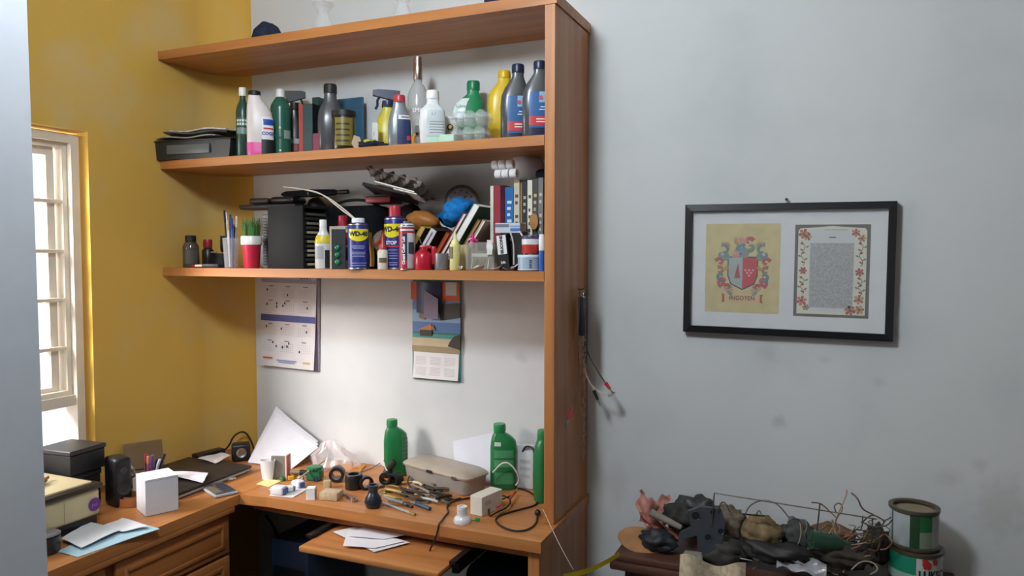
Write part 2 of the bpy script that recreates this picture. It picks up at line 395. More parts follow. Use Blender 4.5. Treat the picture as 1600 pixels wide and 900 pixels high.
OIL = [(0, .9), (.02, .98), (.12, 1), (.5, 1), (.62, .96, -.01), (.74, .80, -.03), (.86, .58, -.05), (.94, .42, -.06), (.97, .38, -.06), (1, .38, -.06)]
JUG = [(0, .92), (.02, 1), (.66, 1), (.78, .92, -.03), (.88, .70, -.10), (.94, .46, -.16), (1, .40, -.17)]

# ------------------------------------------------------------------ on the top board
x, h, w = SH(415, 42, 52, -.28, Z1)
t = thing('baseball_cap', 'dark navy cap lying on the left of the top shelf', 'cap', (x, -.27, Z1), .4)
MB().blob(0, 0, .01, w*.48, w*.46, .075, .05, flat=.001).obj('crown', cloth('2A3142'), t)
MB().sheet(lambda u, v: (-w*.3-w*.5*u, (v-.5)*w*.8*(1-.4*u*u), .012-.006*(2*v-1)**2), 8, 8, th=.003).obj('visor', cloth('232A38'), t)
def clear_bag(px, top, wpx, Y, zs, label, hgt, seed, neck=.25):
    x, h, w = SH(px, top, wpx, Y, zs)
    mb = MB().lathe([(0, .001), (w*.42, .002), (w*.5, hgt*.12), (w*.42, hgt*.35), (w*neck, hgt*.62), (w*neck*.8, hgt*.72), (w*.5, hgt), (w*.48, hgt*1.0)], 40,
                    wob=lambda a, z: 1+.16*noise.noise(Vector((cos(a)*2.2, sin(a)*2.2, z*22+seed)))+.05*sin(a*7+seed))
    return one('plastic_bag', label, 'bag', mb, M('E9ECF2', .18, alpha=.24, var=.05, spec=.8), (x, Y, zs))
clear_bag(505, 5, 34, -.25, Z1, 'clear crumpled plastic bag on the top shelf nearest the navy cap', .13, 1)
clear_bag(630, -8, 34, -.22, Z1, 'clear plastic bag in the middle of the top shelf', .13, 5)
x, h, w = SH(772, -5, 30, -.3, Z1)
mb = MB().blob(0, 0, .02, .035, .03, .025, .3, 3, 4, flat=.001)
one('cloth_bundle', 'small dark purple bundle on the right of the top shelf', 'cloth', mb, cloth('33304C'), (x, -.3, Z1))

# ------------------------------------------------------------------ second board, from the left
a0 = P(232, 235, -.37); a1 = P(366, 235, -.30)
tray = thing('storage_tray', 'shallow black plastic tray overhanging the left end of the middle shelf', 'tray', (.0, -.30, Z2+.0008), radians(6))
def open_tray(w, d, h, th, taper=.9):
    mb = MB(); o = [(-w, -d), (w, -d), (w, d), (-w, d)]; k = taper
    r = lambda s, z: [(x*s, y*s, z) for x, y in o]
    vs = r(k, 0)+r(1, h)+r(1-th/w, h)+r(k-th/w, th)
    fs = [(0, 3, 2, 1), (12, 13, 14, 15)]
    for a in (0, 4, 8): fs += [(a+i, a+(i+1) % 4, a+4+(i+1) % 4, a+4+i) for i in range(4)]
    return mb.add(vs, fs)
tx = (a0.x+a1.x)/2
tray.location.x = tx+.02; W_ = (a1.x-a0.x)/2
tray.location.y = -.275
open_tray(W_, .095, .074, .004, .93).obj('shell', plastic('25282B', .4), tray)
MB().rbox(-W_*.55, W_*.5, -.1, -.093, .02, .058, .002).obj('front_panel', plastic('5B5E60', .4), tray)
MB().rbox(-W_-.006, W_+.006, -.101, .101, .072, .078, .002).obj('rim', plastic('1D2022', .4), tray)
mags = [('8F8A84', 0, 'crumpled grey magazine at the bottom of the pile on the black tray', -.02), ('4A4B48', .10, 'dark folded magazine in the middle of the pile on the black tray', .02), ('B7B3B0', -.06, 'silvery creased magazine on top of the pile on the black tray', .05)]
for k, (c, rz, lb, dx) in enumerate(mags):
    mb = MB().sheet(lambda u, v: ((u-.5)*.29, (v-.5)*.19, .004*sin(u*9+k)+.003*sin(v*8+2*k)+.004), 14, 8, th=.005)
    m2 = mb.obj('magazine', M(c, .35, var=.35, scale=30), None, (tray.location.x+dx, tray.location.y, Z2+.089+k*.0135), (0, 0, radians(6)+rz)); tag(m2, lb, 'magazine', 'magazines piled on the tray')
x = P(470, 200, -.2).x
# dark green round bottle
t, h, w, s = bottle('cleaner_bottle', 'smooth dark green bottle with white cap and two lines of lettering', 379, 137, 21, -.30, Z2, ROUND, plastic('24473D', .3), plastic('E6E6E4'), .52, .12, 1, 2)
patch(t, s, plastic('6E8580'), -60, 60, h*.33, h*.42, p=2); patch(t, s, plastic('45665C'), -60, 60, h*.44, h*.56, 'printed_band', p=2)
[patch(t, s, plastic('C9D6D2'), a-9, a+7, h*z, h*(z+.03), 'printed_word', .0022, p=2) for z in (.505, .455) for a in (-42, -20, 2, 24)]
# coolant jug
t, h, w, s = bottle('coolant_bottle', 'white translucent coolant bottle with pink liquid at the bottom and a black cap', 406, 143, 40, -.31, Z2,
    [(0, .94), (.02, 1), (.55, 1), (.72, .93, -.03), (.84, .76, -.1), (.93, .52, -.18), (1, .44, -.2)], M('D9CFCF', .35, var=.04), BLK, .46, .07, .62, 3)
patch(t, s, M('E05AA0', .3, var=.05), -89, 200, .003, h*.2, 'pink_liquid', p=3)
l = patch(t, s, plastic('E9E9EE'), 2, 75, h*.2, h*.6, p=3); 
patch(t, s, plastic('2A4FA8'), 6, 68, h*.47, h*.56, 'blue_print', .002, p=3); patch(t, s, plastic('24242A'), 1, 76, h*.02, h*.25, 'dark_print', .0022, p=3)
patch(t, s, plastic('C8473E'), 6, 60, h*.405, h*.43, 'red_print', .002, p=3); lettering('COOL', .017, plastic('283C8C'), t, (w*.29, -w*.318, h*.34), radians(6), bold=.0006)
# ribbed green bottle
x, h, w = SH(438, 140, 31, -.215, Z2)
t = thing('ribbed_bottle', 'ribbed dark green disinfectant bottle with white cap', 'bottle', (x, -.215, Z2), face(x, -.215))
pr = [(0, .001), (w*.47, .001), (w*.5, .006)]
for i in range(40):
    z = .01+i*(h*.74-.01)/39; pr.append((w*.5*(1-.035*(i % 2) if (h*.12 < z < h*.28 or z > h*.42) else 1), z))
pr += [(w*.46, h*.77), (w*.3, h*.85), (w*.22, h*.88), (w*.2, h*.9)]
MB().lathe(pr, 28).obj('body', plastic('2E6150', .25), t); cap_mb(w*.22, h*.115, h*.885).obj('cap', plastic('E4E3E2'), t)
arcpatch(w*.5+.001, .3, 1.1, h*.28, h*.4).obj('label_sticker', plastic('8FA59C'), t)
# trigger sprays
def spray(name, label, px, top, wpx, Y, zs, body, head, cols=None, flip=1, d=.7):
    x, h, w = SH(px, top, wpx, Y, zs); t = thing(name, label, 'spray bottle', (x, Y, zs), face(x, Y))
    s = [(.0006, w*.4, w*.4*d), (h*.03, w*.44, w*.44*d), (h*.35, w*.44, w*.44*d), (h*.55, w*.36, w*.36*d), (h*.68, w*.2, w*.2*d), (h*.75, w*.16, w*.16)]
    MB().loft(s, 28, 2.5).obj('body', body, t)
    MB().lathe([(w*.2, h*.73), (w*.21, h*.74), (w*.19, h*.83), (0, h*.83)], 28).obj('collar', head, t)
    f = flip
    MB().prism([(-.28*w*f, h*.83), (.5*w*f, h*.91), (.5*w*f, h*.985), (.3*w*f, h), (-.42*w*f, h*.985), (-.40*w*f, h*.9)], -w*.13, w*.13).obj('spray_head', head, t)
    MB().tube([(.25*w*f, 0, h*.9), (.36*w*f, 0, h*.84), (.34*w*f, 0, h*.76), (.42*w*f, 0, h*.7)], w*.045, 8).obj('trigger', head, t)
    return t, h, w, s
t, h, w, s = spray('spray_bottle', 'black trigger spray bottle standing on the middle shelf', 460, 142, 34, -.10, Z2, plastic('1B1E20', .3), BLK)
patch(t, s, plastic('8B3238'), -40, 40, h*.15, h*.24); patch(t, s, plastic('A6A9A8'), -30, 30, h*.25, h*.32, 'pale_print')
# boxes
def box_thing(name, label, px0, px1, top, Y, depth, zs, mats, cat='box', rz=0.0, r=.0015, lean=0.0, group=None):
    p0 = P(px0, top, Y); p1 = P(px1, top, Y); w = (p1.x-p0.x); h = p0.z-zs
    t = thing(name, label, cat, ((p0.x+p1.x)/2, Y, zs+E_), 0, group, rot=(0, lean, rz))
    MB().rbox(-w/2, w/2, 0, depth, 0, h, r, 1).obj('carton', mats, t); return t, h, w
def book(name, label, px0, px1, top, Y, depth, zs, cover, pages='D8D2C4', group='books', spine=None, lean=0.0, loc=None, dims=None, title=None, tcol='D9CFA8', rz=0.0):
    if dims: w, h = dims; pos = loc
    else:
        p0 = P(px0, top, Y); p1 = P(px1, top, Y); w = p1.x-p0.x; h = p0.z-zs; pos = ((p0.x+p1.x)/2, Y, zs+E_)
    t = thing(name, label, 'book', pos, 0, group, rot=(0, lean, rz)); c = .0018
    m = MB(); m.box(-w/2, -w/2+c, 0, depth, 0, h).box(w/2-c, w/2, 0, depth, 0, h).box(-w/2, w/2, -.001, c, 0, h)
    m.obj('cover', plastic(cover, .45), t); MB().box(-w/2+c, w/2-c, c, depth-.004, .003, h-.003).obj('pages', paper(pages), t)
    if spine: MB().box(-w/2*.8, w/2*.8, -.0018, -.001, h*.55, h*.8).obj('spine_label', plastic(spine), t)
    if title:
        lettering(title, min(w*.62, .02), plastic(tcol), t, (0, -.0024, h*.45), rot=(0, radians(90), 0))
    return t, h, w
t, h, w = box_thing('carton_box', 'teal and black narrow carton with red side beside the black spray bottle', 467, 488, 164, -.25, .05, Z2, plastic('2C4A50'))
MB().box(-w/2, -w*.2, -.0012, -.0004, 0, h).obj('red_stripe', plastic('A0443E'), t); MB().box(w/2, w/2+.0008, 0, .05, 0, h).obj('black_side', BLK, t)
t, h, w = book('paper_folder', 'thin dark green folder standing behind the dark oil bottle', 488, 498, 153, -.12, .16, Z2, '2F4F4A', group=None)
t['category'] = 'folder'
box_thing('small_carton', 'small dark pink carton at the foot of the dark oil bottle', 487, 499, 209, -.25, .03, Z2, plastic('7E3A55'))
t, h, w, s = bottle('oil_bottle', 'dark brown-grey motor oil bottle with black cap in the middle of the shelf', 516, 132, 40, -.20, Z2,
    [(0, .92), (.02, 1), (.58, 1), (.7, .93), (.8, .72), (.88, .52), (1, .47)], M('4A4B50', .25, var=.05), BLK, .5, .13, .75, 3)
box_thing('blue_board', 'teal blue plastic board leaning behind the black tin', 520, 567, 156, -.06, .012, Z2, plastic('2E5D78', .5), 'board', 0, .004)
x, h, w = SH(537, 174, 36, -.31, Z2)
t = thing('black_tin', 'round black tin with olive yellow label', 'tin', (x, -.31, Z2), face(x, -.31))
MB().lathe([(w*.48, .0006), (w*.5, .004), (w*.5, h*.9), (w*.48, h*.92)], 36).obj('body', plastic('1E211F', .25), t)
MB().lathe([(w*.52, h*.86), (w*.52, h*.99), (w*.48, h), (0, h)], 36).obj('lid', BLK, t)
arcpatch(w*.5+.001, -.8, .8, h*.1, h*.8).obj('label_sticker', plastic('7C6F2E'), t)
for k in range(4): arcpatch(w*.5+.0018, -.7, .5, h*(.2+k*.14), h*(.24+k*.14)).obj('printed_line', plastic('3A3A22'), t)
# crumpled bits
x = P(556, 220, -.33).x
one('crumpled_cardboard', 'crumpled beige piece of cardboard in front of the blue board', 'cardboard', MB().prism([(-.018, .02), (-.008, .05), (.012, .045), (.022, .015), (.006, 0), (-.006, .001)], -.01, .012), M('B9A58C', .8), (x, -.325, Z2+E_), .5)
x = P(578, 225, -.33).x
t = thing('work_glove', 'dark blue cloth glove with yellow cuff lying on the shelf edge', 'glove', (x, -.325, Z2), .3)
MB().blob(0, 0, .012, .045, .028, .018, .35, 3, 8, flat=.0008).obj('palm', cloth('262E38'), t)
MB().blob(-.005, -.005, .024, .022, .018, .008, .3, 3, 2).obj('cuff', cloth('B8AE45'), t)
for k in range(3): MB().tube([(.03, -.015+k*.013, .012), (.06, -.02+k*.016, .01), (.072, -.022+k*.018, .008)], .006, 8).obj('finger', cloth('262E38'), t)
t, h, w = box_thing('tag_card', 'small white card with black figures beside the yellow spray bottle', 581, 590, 192, -.26, .006, Z2, paper('E0E0E0'), 'card')
lettering('1', .02, BLK, t, (-.003, -.001, h*.6)); lettering('F', .016, BLK, t, (.004, -.001, h*.35))
t, h, w, s = spray('spray_bottle', 'yellow spray bottle with navy trigger head', 606, 141, 46, -.15, Z2, plastic('CFC23A', .35), plastic('22304E'), flip=-1)
patch(t, s, plastic('2A2A34'), 0, 60, h*.02, h*.45)
t, h, w, s = bottle('oil_bottle', 'grey oil bottle with red cap and navy label', 624, 149, 36, -.31, Z2, [(0, .9), (.02, .97), (.3, 1), (.6, .95), (.75, .8), (.88, .6), (1, .5)], M('7D8288', .3, metal=.2, var=.05), plastic('B83A44'), .5, .14, .6, 3)
patch(t, s, plastic('27345E'), -5, 75, h*.04, h*.6, p=3); patch(t, s, plastic('DADCE0'), -2, 62, h*.52, h*.6, 'white_band', .002, p=3); patch(t, s, plastic('C23B4A'), 28, 60, h*.12, h*.2, 'red_print', .002, p=3)
patch(t, s, plastic('2A355A'), 4, 50, h*.55, h*.57, 'printed_line', .0026, p=3)
# clear spirit bottle
x, h, w = SH(653, 90, 32, -.18, Z2)
t = thing('spirit_bottle', 'tall clear glass spirit bottle with silver cap', 'bottle', (x, -.18, Z2), face(x, -.18))
MB().lathe([(0, .001), (w*.46, .001), (w*.5, .006), (w*.5, h*.58), (w*.46, h*.63), (w*.3, h*.70), (w*.2, h*.73), (w*.18, h*.8)], 32).obj('glass', M('B9BDC0', .08, alpha=.5, var=.03, spec=.8), t)
MB().lathe([(w*.2, h*.76), (w*.215, h*.765), (w*.215, h*.93), (w*.2, h*.94), (w*.21, h*.945), (w*.2, h), (0, h)], 28).obj('cap', metal('B7A9A2', .35), t)
lettering('SMIR', .022, plastic('E6E8EA'), t, (0, 0, h*.42), r=w/2+.002)
# scissors-like orange pieces
x = P(652, 215, -.3).x
t = thing('orange_pliers', 'orange-handled pliers standing on end beside the clear bottle', 'pliers', (x, -.30, Z2), face(x, -.3))
for sgn in (-1, 1): MB().tube([(sgn*.006, 0, .045), (sgn*.016, 0, .03), (sgn*.012, 0, .001)], .005, 8).obj('handle', plastic('C88B2E'), t)
MB().prism([(-.01, .04), (.01, .04), (.006, .075), (-.006, .075)], -.004, .004).obj('jaw', metal('6B6A68'), t); MB().lathe([(.006, -.006), (.006, .006)], 14, (0, 0, .045), 'y').obj('rivet', metal('2B2B2B'), t)
# white bottle
t, h, w, s = bottle('white_bottle', 'white plastic bottle with white screw cap and printed label', 676, 142, 40, -.31, Z2, [(0, .93), (.02, 1), (.66, 1), (.74, .95), (.82, .72), (.88, .5), (1, .46)], plastic('DCE0E2', .35), plastic('ECECEC'), .5, .16, .7, 3.4)
patch(t, s, plastic('C3CDD0'), -15, 60, h*.14, h*.62, p=3.4); patch(t, s, plastic('B7DCC8'), -15, 60, h*.02, h*.13, 'green_print', p=3.4)
lettering('1 A', .014, BLK, t, (w*.05, -w*.365, h*.54), radians(5))
for k in range(5): patch(t, s, plastic('7E8C90'), -5, 50, h*(.2+k*.05), h*(.21+k*.05), 'printed_line', .002, p=3.4)
# jar with rosette
x, h, w = SH(703, 183, 26, -.225, Z2)
t = thing('cosmetic_jar', 'pale jar with a black and gold rosette', 'jar', (x, -.225, Z2), face(x, -.225))
MB().lathe([(w*.45, .0006), (w*.48, .004), (w*.48, h*.75), (w*.4, h*.8)], 28).obj('body', plastic('C4CDC8'), t); MB().lathe([(w*.44, h*.76), (w*.44, h*.98), (0, h)], 28).obj('lid', plastic('D6DAD8'), t)
MB().lathe([(.011, -.003), (.011, .003), (0, .003)], 20, (0, -w*.5-.004, h*.62), 'y', wob=lambda a, z: 1+.12*cos(9*a)).obj('rosette', plastic('2B2A22'), t)
MB().lathe([(.006, -.002), (.006, .002), (0, .002)], 16, (0, -w*.5-.008, h*.62), 'y').obj('rosette_centre', plastic('C9A94A'), t)
MB().prism([(-.008, h*.3), (-.003, h*.58), (.003, h*.58), (.008, h*.3), (0, h*.36)], -w*.5-.004, -w*.5-.002).obj('ribbon', plastic('8C7A34'), t)
t, h, w = box_thing('mint_box', 'small mint green box on the shelf edge in front of the rosette jar', 686, 709, 211, -.33, .025, Z2, plastic('B9DDCB'))
# green jug
t, h, w, s = bottle('oil_jug', 'green motor oil jug with white label standing behind clear egg boxes', 731, 127, 48, -.11, Z2, [(0, .93), (.02, 1), (.58, 1), (.68, .97, .01), (.78, .86, .06), (.86, .66, .13), (.93, .42, .18), (1, .38, .18)], plastic('1F8A58', .3), plastic('178050'), .42, .13, .6, 3)
patch(t, s, plastic('DCEAE6'), -70, -4, h*.4, h*.74, p=3); lettering('Lubrax', .016, plastic('2A7A52'), t, (-w*.2, -w*.325, h*.62), 0); lettering('ESSENCIAL', .008, plastic('2A5A82'), t, (-w*.2, -w*.325, h*.53), 0); lettering('SL', .014, plastic('2A7A52'), t, (-w*.13, -w*.325, h*.46), 0)
# clear egg boxes
EG = M('EEF3F5', .12, alpha=.2, var=.05, spec=.7)
for k, (dx, lb) in enumerate(((0, 'clear plastic egg box, lower one in front of the green jug'), (.006, 'clear plastic egg box, upper one in front of the green jug'))):
    x = P(735, 200, -.29).x; t = thing('egg_box', lb, 'egg box', (x+dx, -.285, Z2+E_+k*.056), 0, 'clear egg boxes')
    for i in range(3):
        for j in range(2):
            MB().lathe([(.012, 0), (.019, .006), (.022, .022), (.0225, .026)], 16, ((i-1)*.044, (j-.5)*.044, 0)).obj('egg_cup', EG, t)
            MB().lathe([(.0225, .028), (.021, .04), (.012, .053), (0, .054)], 16, ((i-1)*.044, (j-.5)*.044, 0)).obj('dome', EG, t)
    MB().rbox(-.07, .07, -.047, .047, .0255, .0285, .001, 1).obj('flange', EG, t)
t, h, w, s = bottle('oil_bottle', 'bright yellow oil bottle beside the grey bottles', 783, 111, 42, -.15, Z2, [(0, .92), (.02, 1), (.62, 1), (.74, .95, .01), (.84, .78, .05), (.92, .5, .10), (1, .44, .12)], plastic('DDBB1C', .3), plastic('D9B420'), .46, .1, .65, 3)
patch(t, s, plastic('B8960F'), -58, -54, h*.05, h*.5, 'level_strip', p=3)
for px, top, Yb, lb in ((804, 101, -.235, 'dark grey oil bottle with navy cap next to the yellow bottle'), (838, 96, -.32, 'dark grey oil bottle with navy cap against the side panel')):
    t, h, w, s = bottle('oil_bottle', lb, px, top, 44, Yb, Z2, [(0, .92), (.02, 1), (.52, 1), (.66, .96, .01), (.78, .8, .05), (.88, .56, .1), (.94, .42, .12), (1, .4, .12)], M('55585C', .28, metal=.3, var=.05), plastic('1E2848'), .44, .11, .62, 3, group='dark grey oil bottles')
    patch(t, s, plastic('2E5F98'), -20, 62, h*.1, h*.58, p=3); patch(t, s, plastic('8FB4D2'), 5, 45, h*.44, h*.58, 'pale_print', .002, p=3); patch(t, s, plastic('C23C40'), -20, 62, h*.14, h*.26, 'red_print', .002, p=3); patch(t, s, plastic('1C2340'), -20, 62, h*.02, h*.11, 'navy_print', .002, p=3)
    MB().lathe([(.007, 0), (.007, .002), (0, .002)], 16, (w*.16, -w*.345, h*.5), 'y').obj('round_emblem', plastic('C4505A'), t)
    for k in range(2): patch(t, s, plastic('DCE4EC'), 5+k*4, 38-k*6, h*(.34+k*.035), h*(.352+k*.035), 'printed_line', .0026, p=3); patch(t, s, plastic('F0DEDE'), 0, 40-k*12, h*(.18+k*.035), h*(.195+k*.035), 'printed_line', .0026, p=3)
# ================================================================== lowest board, from the left
def can(name, label, px, top, wpx, Y, zs, body, capmat, caph=.16, capw=.8, cat='spray can', rim=True):
    x, h, w = SH(px, top, wpx, Y, zs); t = thing(name, label, cat, (x, Y, zs), face(x, Y)); hb = h*(1-caph); r = w/2
    MB().lathe([(r*.94, .0006), (r, .003), (r, hb*.95), (r*.97, hb*.965), (r*.8, hb), (0, hb)], 36).obj('body', body, t)
    if rim: MB().lathe([(r*1.01, hb*.945), (r*1.02, hb*.955), (r*1.0, hb*.968)], 36).obj('rim', metal(), t); MB().lathe([(r*1.005, .0006), (r*1.02, .003), (r*1.0, .006)], 36).obj('foot_rim', metal(), t)
    if capmat: MB().lathe([(r*capw, hb*.985), (r*capw, h*.97), (r*capw*.93, h), (0, h)], 28).obj('cap', capmat, t)
    return t, h, w, hb
# small things at the left end
x, h, w = SH(298, 368, 24, -.30, Z3)
t = thing('glass_jar', 'small dark glass jar with black lid at the left end of the lowest shelf', 'jar', (x, -.30, Z3), face(x, -.3))
MB().lathe([(w*.46, .0006), (w*.5, .004), (w*.5, h*.66), (w*.4, h*.76), (w*.3, h*.8)], 24).obj('glass', M('5A5048', .1, alpha=.85, var=.1), t)
MB().lathe([(w*.34, h*.79), (w*.34, h*.98), (w*.3, h), (0, h)], 24).obj('lid', BLK, t); arcpatch(w*.5+.001, -.7, .7, h*.12, h*.55).obj('label_sticker', plastic('54514C'), t)
x, h, w = SH(319, 374, 16, -.22, Z3)
t = thing('glue_tube', 'small black bottle with red cap behind the flat wallet', 'bottle', (x, -.2, Z3), face(x, -.2))
MB().lathe([(w*.5, .0006), (w*.55, .004), (w*.55, h*.6), (w*.3, h*.72)], 20).obj('body', plastic('2B2726'), t); cap_mb(w*.42, h*.3, h*.7).obj('cap', plastic('A02A34'), t)
x = P(333, 410, -.31).x
t = thing('wallet', 'flat black wallet with a cream card sticking out at the shelf edge', 'wallet', (x, -.315, Z3+E_), .25)
MB().rbox(-.03, .045, -.03, .03, 0, .016, .005).obj('leather', M('2B2A2E', .5), t); MB().rbox(-.062, -.02, -.026, .02, .004, .013, .002).obj('card', plastic('D9CDB4'), t)
x = P(318, 412, -.33).x
one('red_lighter', 'small red lighter lying at the shelf edge next to the wallet', 'lighter', MB().rbox(-.03, .03, -.006, .006, 0, .012, .004), plastic('A3223A'), (x-.03, -.33, Z3+E_), .1)
x = P(338, 395, -.2).x
t = thing('tape_roll', 'black roll of tape lying behind the wallet', 'tape', (x, -.17, Z3+E_))
MB().lathe([(.026, 0), (.046, 0), (.046, .06), (.026, .06), (.026, 0)], 28).obj('roll', M('222225', .45), t); MB().lathe([(.024, .001), (.0258, .001), (.0258, .059), (.024, .059), (.024, .001)], 28).obj('core', paper('9C8665'), t)
one('chisel_stick', 'beige wooden stick lying on the tape roll', 'stick', MB().rbox(-.05, .05, -.006, .006, 0, .008, .003), wood('x', 'B49B7C', '94795A'), (x-.01, -.21, Z3+.0615), -.5)
t = thing('castor_wheel', 'black castor wheel lying on the tape roll', 'wheel', (x+.005, -.155, Z3+.0615), .6)
MB().lathe([(.012, -.014), (.028, -.014), (.031, 0), (.028, .014), (.012, .014), (.012, -.014)], 22, (0, 0, .032), 'x').obj('tyre', plastic('1C1C1E'), t); MB().box(-.018, .018, -.004, .035, .03, .075).obj('bracket', metal('4A4A4C'), t)
# pen cup
x, h, w = SH(361, 372, 28, -.32, Z3)
t = thing('pen_cup', 'clear plastic cup full of pens and brushes on the shelf edge', 'cup', (x, -.32, Z3))
MB().lathe([(0, .001), (w*.36, .001), (w*.46, h), (w*.44, h), (w*.345, .003), (0, .003)], 24).obj('cup', clear('DDE0E4', .16), t)
cols = ['D7D2CC', '2B3F86', 'CFC7C4', '25304A', 'C9C4BC', '3A5FA0', 'BEB6B0', '20242A', '9C8C80', '2F6D5A']
pk = [('white pen with blue cap', 0), ]
for k, c in enumerate(cols):
    a = k*2.4; r0 = w*.2*sqrt((k+1)/10); hx, hy = r0*cos(a), r0*sin(a); tx_, ty_ = hx*1.7, hy*1.7; L = h*(1.3+.65*((k*37) % 10)/10)
    names = ['white', 'blue', 'cream', 'navy', 'ivory', 'light blue', 'pale grey', 'black', 'tan', 'green']
    pn = thing('pen', f'{names[k]} pen standing in the clear cup on the lowest shelf', 'pen', (x, -.32, Z3+.004), 0, 'pens in the clear cup')
    MB().tube([(hx, hy, 0), (tx_, ty_, L*.78)], .0035, 8, smooth=0).obj('barrel', plastic(c), pn)
    MB().tube([(tx_, ty_, L*.78), (tx_+(tx_-hx)*.25, ty_+(ty_-hy)*.25, L)], .0042, 8, smooth=0).obj('pen_cap', plastic(['D7D2CC', '24408C', 'B89A5A', '1B1F2A'][k % 4]), pn)
# pot of grass
x, h, w = SH(393, 369, 32, -.31, Z3)
t = thing('grass_pot', 'small red and white pot of artificial green grass', 'potted plant', (x, -.31, Z3))
MB().lathe([(0, .0006), (w*.34, .0006), (w*.36, .003), (w*.44, h*.72), (w*.4, h*.74)], 28).obj('pot', plastic('C42B45', .3), t)
MB().lathe([(w*.47, h*.72), (w*.5, h*.74), (w*.5, h*.97), (w*.47, h), (w*.42, h), (w*.42, h*.8)], 28).obj('rim', plastic('E6E2E0', .3), t)
gb = MB()
for k in range(170):
    a = random.random()*2*pi; r = w*.4*sqrt(random.random()); L = .07+random.random()*.035; b = random.uniform(.2, 1)*.022
    x0, y0 = r*cos(a), r*sin(a); q = [(x0, y0, h*.85), (x0+b*.3*cos(a), y0+b*.3*sin(a), h*.85+L*.6), (x0+b*cos(a), y0+b*sin(a), h*.85+L)]
    ww = .0016; px_, py_ = -sin(a)*ww, cos(a)*ww
    gb.add([(q[0][0]-px_, q[0][1]-py_, q[0][2]), (q[0][0]+px_, q[0][1]+py_, q[0][2]), (q[1][0]+px_, q[1][1]+py_, q[1][2]), (q[1][0]-px_, q[1][1]-py_, q[1][2]), q[2]], [(0, 1, 2, 3), (3, 2, 4)], k % 2)
g = gb.obj('grass_blades', [plastic('3F6B35', .5), plastic('5B8A44', .5)], t); g['kind'] = 'stuff'
# spiral notebook seen edge on
t, h, w = box_thing('spiral_notebook', 'black notebook with white spiral binding standing beside the disc rack', 410, 420, 336, -.24, .14, Z3, plastic('26262A'), 'notebook')
sp = MB()
for k in range(17): sp.lathe([(.0035, -.0012), (.005, 0), (.0035, .0012)], 8, (-w*.1, -.004, h*.06+k*h*.054), 'z')
sp.obj('spiral_binding', metal('C9C6C0', .3), t)
# disc rack
p0 = P(418, 323, -.335); p1 = P(473, 323, -.335); w = p1.x-p0.x; h = P(445, 322, -.335).z-Z3
t = thing('disc_rack', 'black tower rack holding a stack of disc cases', 'disc rack', ((p0.x+p1.x)/2, -.335, Z3+E_))
MB().rbox(-w/2, w/2, 0, .012, 0, h, .002).obj('front_panel', M('17181B', .6, var=.05, spec=.25), t); MB().box(-w/2, w/2, .15, .155, 0, h).obj('back_panel', BLK, t)
MB().box(-w/2, w/2-.001, .012, .15, h-.008, h).obj('top_panel', BLK, t); MB().box(-w/2, w/2-.001, .012, .15, 0, .008).obj('bottom_panel', BLK, t); MB().box(-w/2, -w/2+.004, .012, .15, .008, h-.008).obj('side_panel', BLK, t)
dcols = ['C9C2A8', '3A3A3C', 'A79F86', 'D0C9B4', '6B6252', 'B5A77E', '2E3033', 'C2B79A', '47443E', '8D8470', '2A2B2D', '5A554B']
nd = 12; gap = (h-.03)/nd
for k in range(nd):
    c = thing('disc_case', f'disc case in the black tower rack, number {k+1} up from the bottom' if False else ['bottom', 'second', 'third', 'fourth', 'fifth', 'sixth', 'seventh', 'eighth', 'ninth', 'tenth', 'eleventh', 'topmost'][k]+' disc case in the black tower rack, counted from below', 'disc case', ((p0.x+p1.x)/2, -.335, Z3+.0105+k*gap), 0, 'disc cases in the rack')
    MB().box(-w/2+.006, w/2-.004, .016, .146, 0, gap*.72).obj('case', clear('3A3C40', .9, .2), c); MB().box(w/2-.004, w/2-.003, .03, .142, gap*.12, gap*.6).obj('paper_spine', paper(dcols[k]), c)
# white bottle with yellow band
t, h, w, s = bottle('cleaner_bottle', 'white bottle with yellow band and dark foot beside the disc rack', 505, 343, 26, -.30, Z3, [(0, .92), (.02, 1), (.62, 1), (.74, .86), (.84, .6), (.9, .46), (1, .42)], plastic('D9DADC', .3), plastic('E9E9E9'), .44, .14, .8, 2.4)
patch(t, s, plastic('D6C32C'), -80, 80, h*.52, h*.68); patch(t, s, plastic('2A2C2E'), 5, 80, h*.02, h*.38, 'dark_print'); patch(t, s, plastic('AEB0B4'), -70, 0, h*.2, h*.46, 'grey_print')
# blister card of green balls
t, h, w = box_thing('blister_card', 'dark blister card holding three green balls', 517, 538, 354, -.335, .004, Z3, plastic('2E3436'), 'blister pack', radians(18))
for k in range(3): MB().blob(0, -.004, h*(.16+.17*k), .011, .007, .011, 0, n=16).obj('green_ball', plastic('1E7A55', .2), t)
MB().box(-w*.5, w*.5, -.0012, -.0004, h*.93, h).obj('pale_header', plastic('A8A49A'), t); MB().box(-w*.5, -w*.38, -.0012, -.0004, 0, h*.93).obj('pale_edge', plastic('B6A99A'), t)
t, h, w, hb = can('spray_can', 'white and red can with red cap standing behind the blister card', 536, 337, 30, -.24, Z3, plastic('B9BCC4'), plastic('B3263C'), .2, .5)
arcpatch(w*.5+.001, -1.2, 1.2, hb*.55, hb*.85).obj('red_print', plastic('9A2A3C'), t); arcpatch(w*.5+.001, -1.2, 1.2, hb*.2, hb*.5).obj('dark_print', plastic('3B3340'), t)
